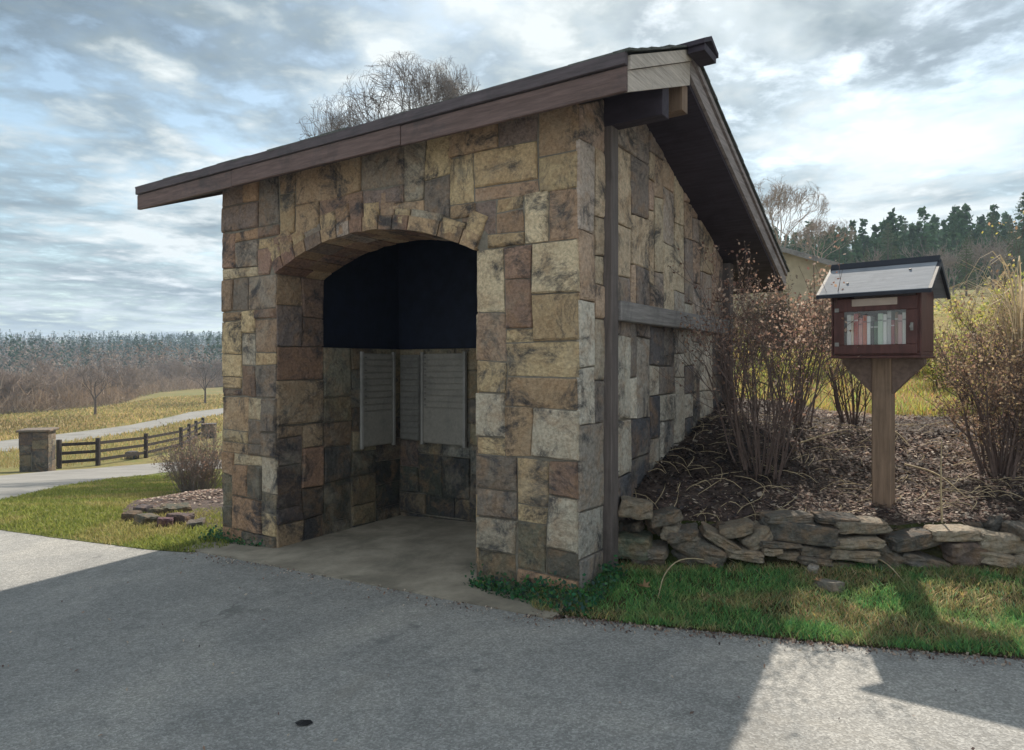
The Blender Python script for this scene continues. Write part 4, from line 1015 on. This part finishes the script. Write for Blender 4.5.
Y = 8.2; shrub('tangled_shrub', gz(at(985, Y), Y), 1.5, 1.2, 40, 16, 'brown tangled shrub behind the dense one on the right', TAN+RED[:2], 2600, .038, .1)
Y = 9.0; shrub('yellow_bush', gz(at(1012, Y), Y), 1.75, 1.3, 30, 7, 'bright yellow leaved bush behind the tangled shrub on the right', YEL, 7000, .05, .2)
Y = 11.0; shrub('yellow_bush', gz(at(952, Y), Y), 1.25, 1.8, 26, 8, 'low yellow green bush behind the right side of the book box', YEL, 6500, .055, .0)
Y = 13.0; shrub('yellow_bush', gz(at(905, Y), Y), .9, 2.0, 22, 12, 'wide low yellow green bush on the slope below the book box', YEL+TAN, 4200, .055, .0)
Y = 12.5; shrub('yellow_bush', gz(at(790, Y), Y), .7, 2.4, 22, 13, 'sunlit yellow green bush seen between the russet shrub stems', YEL, 3800, .055, .0)
Y = 14.5; shrub('brown_hedge_bush', gz(at(800, Y), Y), 2.0, 2.4, 40, 23, 'dull brown leaved bush in front of the tan house', [(.20, .15, .11), (.26, .19, .14), (.15, .13, .08)], 7500, .07, .05)
Y = 15.5; shrub('brown_hedge_bush', gz(at(748, Y), Y), 2.0, 2.2, 40, 24, 'shadowy brown bush behind the rear corner of the shelter', [(.12, .10, .08), (.20, .15, .11), (.11, .10, .06)], 7000, .07, .05)
x, y = unproj(196, 494); shrub('bare_bush', (x, y, bed_h(x, y)), 1.45, 1.6, 120, 9, 'rounded bare twiggy bush in the mulch bed left of the shelter', [(.30, .20, .16), (.24, .16, .13), (.36, .26, .20)], 4200, .035, .15, 'bark_pale', sr=.008)
# arching dry ornamental grass on the right
og_ = MB(); r = random.Random(14); gx_, gy_ = at(1022, 5.9), 5.9; gz_ = H(gx_, gy_)
for i in range(110):
    a = r.uniform(0, 2*PI); rr_ = r.uniform(.55, 1.25); hh = r.uniform(1.35, 1.9); w = .008
    pts = []
    for k in range(9):
        t = k/8; pts.append(Vector((math.cos(a)*rr_*t**2.0, math.sin(a)*rr_*t**2.0, hh*(math.sin(t*2.45)/1.0)*.98)))
    sd = Vector((-math.sin(a), math.cos(a), 0))
    for k in range(8):
        ww = w*(1-k/9); og_.face([pts[k]-sd*ww, pts[k]+sd*ww, pts[k+1]+sd*ww*.9, pts[k+1]-sd*ww*.9])
o = og_.build('ornamental_grass', M['straw'], loc=(gx_, gy_, gz_)); tag(o, 'tall clump of pale dry grass with arching blades above the right hand shrubs', 'grass clump')

# ------------------------------------------------------------------ leaf litter, twigs
lit = MB(); r = random.Random(19)
LC = [(.30, .20, .16), (.18, .125, .11), (.42, .32, .26), (.10, .08, .085), (.56, .46, .38), (.23, .15, .13), (.34, .23, .18), (.58, .50, .42)]
n = 0
while n < 60000:
    x = r.uniform(.7, 6.5); y = r.uniform(4.6, 8.2)
    if not inside((x, y), bank) or r.random() > (5.2/y)**1.5: continue
    z = H(x, y)+.012+abs(r.gauss(0, .012)); c = r.choice(LC); g = r.uniform(.6, 1.25)
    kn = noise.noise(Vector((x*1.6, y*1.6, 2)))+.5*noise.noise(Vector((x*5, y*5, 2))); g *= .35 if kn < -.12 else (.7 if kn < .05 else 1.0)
    if w2loc(x, y)[0] < .9 and r.random() < .6: c = r.choice([(.06, .055, .065), (.10, .085, .09), (.14, .10, .10)])  # shelter's shade put into the litter colour: darker, bluish chips near its wall
    a = r.uniform(0, 2*PI); s_ = r.uniform(.006, .024)*(1.7 if r.random() < .06 else 1); u_ = Vector((math.cos(a), math.sin(a), r.uniform(-.5, .5)))*s_; v_ = Vector((-math.sin(a), math.cos(a), r.uniform(-.7, .7)))*s_*r.choice((.12, .35, .6)); p = Vector((x, y, z))
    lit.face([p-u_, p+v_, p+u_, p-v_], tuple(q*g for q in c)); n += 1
for n in range(1500):
    x, y = bx_+r.gauss(.2, .5), by_+r.gauss(.2, .45)
    if not inside((x, y), bed): continue
    z = bed_h(x, y)+.02; s_ = r.uniform(.02, .04); a = r.uniform(0, 6.3); u_ = Vector((math.cos(a), math.sin(a), r.uniform(-.4, .4)))*s_; v_ = Vector((-math.sin(a), math.cos(a), r.uniform(-.4, .4)))*s_*.6; p = Vector((x, y, z)); g = r.uniform(.6, 1.2)
    lit.face([p-u_, p+v_, p+u_, p-v_], tuple(q*g for q in r.choice(LC)))
o = lit.build('leaf_litter', M['leaf']); tag(o, 'brown leaf litter and wood chips covering the bank behind the stone wall', 'leaf litter', kind='stuff')
tw = MB()
for i in range(330):
    x = r.uniform(1.0, 5.2); y = r.uniform(5.15, 7.2)
    if not inside((x, y), bank): continue
    a = r.uniform(0, PI); Ln = r.uniform(.1, .38); pts = []
    for k in range(5):
        t = k/4-.5; xx = x+math.cos(a+t*.5)*Ln*t; yy = y+math.sin(a+t*.5)*Ln*t; pts.append((xx, yy, H(xx, yy)+.03+.02*math.sin(k)))
    tw.tube(pts, [.0025, .003, .003, .0025, .002], 3)
o = tw.build('fallen_twigs', M['straw']); tag(o, 'pale dry twigs and grass stalks scattered over the leaf litter', 'twigs', kind='stuff')
def stalk(pts, rad, label, cat='twig', name='twig', m='straw'):
    pts = [Vector(p) for p in pts]
    for _ in range(2):
        q = [pts[0]]; rq = [rad[0]]
        for i in range(len(pts)-1):
            q += [pts[i].lerp(pts[i+1], .25), pts[i].lerp(pts[i+1], .75)]; rq += [lerp(rad[i], rad[i+1], .25), lerp(rad[i], rad[i+1], .75)]
        pts = q+[pts[-1]]; rad = rq+[rad[-1]]
    mb = MB(); mb.tube(pts, rad, 5); o = mb.build(name, M[m], smooth=True); tag(o, label, cat)
x, y = unproj(942, 523); stalk([(x, y, H(x, y)), (x-.01, y, H(x, y)+.3), (x+.01, y+.02, H(x, y)+.62)], [.008, .006, .003], 'thin pale upright stalk rising from the bank right of the library post')
pp = [unproj(658, 601), unproj(664, 586), unproj(682, 573), unproj(715, 569)]; hs = [.02, .10, .12, .06]
stalk([(a, b, H(a, b)+c) for (a, b), c in zip(pp, hs)], [.003, .005, .005, .004], 'pale curved twig arching over the grass near the corner of the shelter')
pp = [unproj(835, 567), unproj(860, 566), unproj(885, 573), unproj(905, 586)]; stalk([(a, b, H(a, b)+c) for (a, b), c in zip(pp, [.05, .09, .09, .02])], [.003, .004, .005, .004], 'long grey twig lying below the library post against the stones')
for (px, py, s_, lab) in ((644, 594, .055, 'large curled tan dead leaf on the green grass near the shelter corner'), (713, 574, .04, 'small brown dead leaf beside the curved twig'), (818, 588, .035, 'dry brown leaf at the foot of the stone wall below the book box')):
    x, y = unproj(px, py); mb = MB(); z = .05
    for k in range(7):
        a0, a1 = k*2*PI/7, (k+.5)*2*PI/7; a2 = (k+1)*2*PI/7; q = lambda a, R: Vector((math.cos(a)*R, math.sin(a)*R*.8, .35*R*math.sin(a*2)+R*.4))
        mb.face([Vector((0, 0, 0)), q(a0, s_*.5), q(a1, s_*r.uniform(.9, 1.5)), q(a2, s_*.5)], (.36, .23, .13))
    o = mb.build('dead_leaf', M['leaf'], loc=(x, y, H(x, y)+z)); tag(o, lab, 'leaf')
# branches lying on the bank
for i, (x0, y0, x1, y1) in enumerate([(870, 430, 912, 452), (905, 470, 965, 500), (800, 448, 850, 432)]):
    A = unproj(x0, y0); B = unproj(x1, y1); mid = ((A[0]+B[0])/2+.04, (A[1]+B[1])/2)
    stalk([(A[0], A[1], H(*A)+.05), (mid[0], mid[1], H(*mid)+.09), (B[0], B[1], H(*B)+.03)], [.009, .008, .004], ['pale dead branch lying right of the library post high on the bank', 'pale dead branch sloping down the bank right of the post', 'pale dead branch lying left of the library post'][i], 'branch', 'dead_branch')
# dead twigs stuck on the library
# oil spots and leaves on the road are in its material; a dark leaf lies on the asphalt
x, y = unproj(304, 724); mb = MB()
for k in range(6):
    a0, a1 = k*PI/3, (k+1)*PI/3; mb.face([(0, 0, .012), (math.cos(a0)*.045, math.sin(a0)*.03, .003), (math.cos(a1)*.045, math.sin(a1)*.028, .004)], (.03, .03, .033))
o = mb.build('dark_leaf', M['leaf'], loc=(x, y, H(x, y)+.004)); tag(o, 'small dark wet leaf lying on the shaded asphalt in the foreground', 'leaf')

# ------------------------------------------------------------------ grass
def grass(name, poly, n, dist0, h, w, colf, label, falloff=2.0, seed=1, hf=None, bbox=None, dens=None, lean=.5):
    r = random.Random(seed); mb = MB(); hf = hf or H
    xs = [p[0] for p in poly]; ys = [p[1] for p in poly]; bb = bbox or (min(xs), max(xs), min(ys), max(ys)); c = 0; tries = 0
    while c < n and tries < n*30:
        tries += 1
        x = r.uniform(bb[0], bb[1]); y = r.uniform(bb[2], bb[3])
        if r.random() > (dist0/max(y, dist0))**falloff or not inside((x, y), poly): continue
        if dens and r.random() > dens(x, y): continue
        sc_ = 1+max(0, y-dist0)*.10; hh = h*r.uniform(.5, 1.3)*(1+.5*noise.noise(Vector((x*5, y*5, 4)))); ww = w*r.uniform(.7, 1.3)*sc_
        a = r.uniform(0, 2*PI); sd = Vector((math.cos(a), math.sin(a), 0))*ww; ln = Vector((r.gauss(0, lean), r.gauss(0, lean), 0))*hh; b = Vector((x, y, hf(x, y)+.002))
        col = colf(x, y, r); m_ = b+Vector((0, 0, hh*.6))+ln*.4
        mb.face([b-sd, b+sd, m_+sd*.75, m_-sd*.75], col); mb.face([m_-sd*.75, m_+sd*.75, b+Vector((0, 0, hh))+ln], col); c += 1
    o = mb.build(name, M['grassb']); tag(o, label, 'grass', kind='stuff'); return o
def vcol(x, y, r):
    k = noise.noise(Vector((x*1.7, y*2.6, 0)))+.35*noise.noise(Vector((x*7, y*7, 5)))
    dry = sstep(k+.18*sstep(x, .9, 3.0)-.05+.2*sstep(x, .2, 1.2), .02, .40)
    g = r.uniform(.6, 1.35)
    a = r.choice([(.12, .31, .10), (.17, .35, .10), (.085, .23, .09), (.24, .37, .12)]); b = r.choice([(.40, .31, .17), (.46, .37, .21), (.24, .24, .10), (.33, .28, .13)])
    if r.random() < .25: dry = 1-dry if r.random() < .3 else dry
    return tuple(lerp(p, q, dry if r.random() < .8 else dry*.3)*g for p, q in zip(a, b))
vis_verge = [p for p in verge]
grass('verge_grass', vis_verge, 62000, 3.8, .048, .0030, vcol, 'short clumpy grass with dry patches between the road and the stone wall', 1.0, 2, bbox=(-.6, 5.5, 3.0, 5.6), dens=lambda x, y: 0 if y-wally(x) > -.02 and x > .75 else .45+.9*(noise.noise(Vector((x*4, y*4, 8)))+.5), lean=.6)
def lcol(x, y, r):
    k = noise.noise(Vector((x*.8, y*.8, 0)))+.3*noise.noise(Vector((x*3, y*3, 5))); g = r.uniform(.7, 1.3); dry = sstep(k, -.05, .35)
    a = r.choice([(.22, .25, .055), (.28, .29, .075), (.17, .21, .05)]); b = r.choice([(.38, .31, .13), (.30, .27, .09), (.42, .32, .16)])
    return tuple(lerp(p, q, dry*.7)*g for p, q in zip(a, b))
grass('lawn_grass', lawn, 60000, 6.5, .05, .0045, lcol, 'bright sunlit short grass left of the shelter', 1.6, 3, bbox=(-12, -2.5, 6.4, 22))
hillp = [(x, y) for x, y in hill]
grass('hill_grass', hillp, 60000, 8, .13, .008, lambda x, y, r: tuple(c*r.uniform(.7, 1.2) for c in r.choice([(.50, .45, .14), (.40, .43, .13), (.56, .45, .20), (.40, .30, .15)])), 'tall yellow green grass on the sunny slope behind the bank', 1.6, 4, bbox=(1.5, 14, 7, 26), lean=.4)
fp = [up(*p) for p in [(-60, 470), (20, 468), (60, 468), (180, 450), (225, 430), (270, 425), (270, 392), (160, 398), (100, 408), (-60, 420)]]
def fcol(x, y, r):
    k = noise.noise(Vector((x*.09, y*.09, 3))); b = r.choice([(.42, .32, .14), (.32, .27, .10), (.50, .37, .18), (.27, .27, .09)]); g = r.uniform(.7, 1.25)*(1+.5*k); return tuple(c*g for c in b)
def on_road(x, y): return 0.0 if inside((x, y), frd) or inside((x, y), drv) else 1.0
frd = [up(*p) for p in n_+f_]; drv = dr_near+dr_far
grass('field_tufts', fp, 26000, 30, .20, .012, fcol, 'rough straw coloured grass in the fields beyond the fence', 1.3, 6, dens=on_road, lean=.4)
# darker weeds along the foot of the right pier
def wcol(x, y, r): return tuple(c*r.uniform(.6, 1.3) for c in r.choice([(.05, .15, .07), (.07, .18, .08), (.045, .11, .06)]))
wp = [loc2w(-.93, -.03), loc2w(-.93, -.14), loc2w(-.45, -.26), loc2w(.05, -.35), loc2w(.22, -.3), loc2w(.22, .38), loc2w(.04, .38), loc2w(.04, -.03)]
mb = MB(); r = random.Random(33); c = 0
while c < 1500:
    x = r.uniform(-.8, 1.2); y = r.uniform(4.2, 5.7)
    if not inside((x, y), wp): continue
    z = H(x, y)+abs(r.gauss(0, .055)); leafq(mb, Vector((x, y, z)), r.uniform(.02, .045), r, wcol(x, y, r), .8); c += 1
o = mb.build('weeds', M['leaf']); tag(o, 'low dark green leafy weeds at the foot of the right stone pier', 'weeds', kind='stuff')
mb = MB(); c = 0; wp2 = [loc2w(-4.5, -.03), loc2w(-4.5, -.14), loc2w(-3.9, -.10), loc2w(-3.5, -.05), loc2w(-3.5, -.03), loc2w(-4.3, -.01), loc2w(-4.3, .5), loc2w(-4.5, .5)]
while c < 700:
    x = r.uniform(-4.2, -2.2); y = r.uniform(6.4, 7.9)
    if not inside((x, y), wp2): continue
    leafq(mb, Vector((x, y, H(x, y)+abs(r.gauss(0, .05)))), r.uniform(.02, .045), r, wcol(x, y, r), .8); c += 1
o = mb.build('weeds', M['leaf']); tag(o, 'low dark weeds at the foot of the left corner of the shelter', 'weeds', kind='stuff')

# grit and leaf crumbs along the road edges
gr = MB(); r = random.Random(55); c = 0
edge = gr_edge+[slabR, slabL]+gl_edge
while c < 1500:
    i = r.randrange(len(gr_edge)-1) if r.random() < .75 else None
    if i is not None: a_, b_ = gr_edge[i], gr_edge[i+1]
    else: a_, b_ = slabL, slabR
    t = r.random(); x = lerp(a_[0], b_[0], t)+r.gauss(0, .03); y = lerp(a_[1], b_[1], t)-abs(r.gauss(0, .07 if i is not None else .12)); s_ = r.uniform(.004, .014)
    p = Vector((x, y, H(x, y)+.006+s_*.3)); g = r.uniform(.6, 1.2); leafq(gr, p, s_*2, r, tuple(q*g for q in r.choice(LC)), .6); c += 1
for i in range(160):
    x, y = r.uniform(-3.5, 3.2), r.uniform(2.6, 6.5)
    if not inside((x, y), road): continue
    s_ = r.uniform(.006, .016); leafq(gr, Vector((x, y, H(x, y)+.006+s_*.3)), s_*2, r, r.choice(LC), .5)
o = gr.build('leaf_crumbs', M['leaf']); tag(o, 'crumbs of dead leaves and grit along the road edges', 'debris', kind='stuff')
# ------------------------------------------------------------------ haze
hz = MB(); hz.box(-1260, 1260, -40, 1260, -5.0, 72)
hm = bpy.data.materials.new('haze'); hm.use_nodes = True; ht = hm.node_tree; ht.nodes.remove(ht.nodes['Principled BSDF'])
pv = nd(ht, 'ShaderNodeVolumePrincipled'); pv.inputs['Color'].default_value = (0.62, 0.78, 1.0, 1); pv.inputs['Density'].default_value = 0.0007; pv.inputs['Anisotropy'].default_value = 0.2
ht.links.new(pv.outputs[0], ht.nodes['Material Output'].inputs['Volume'])
o = hz.build('haze', hm); o['kind'] = 'stuff'
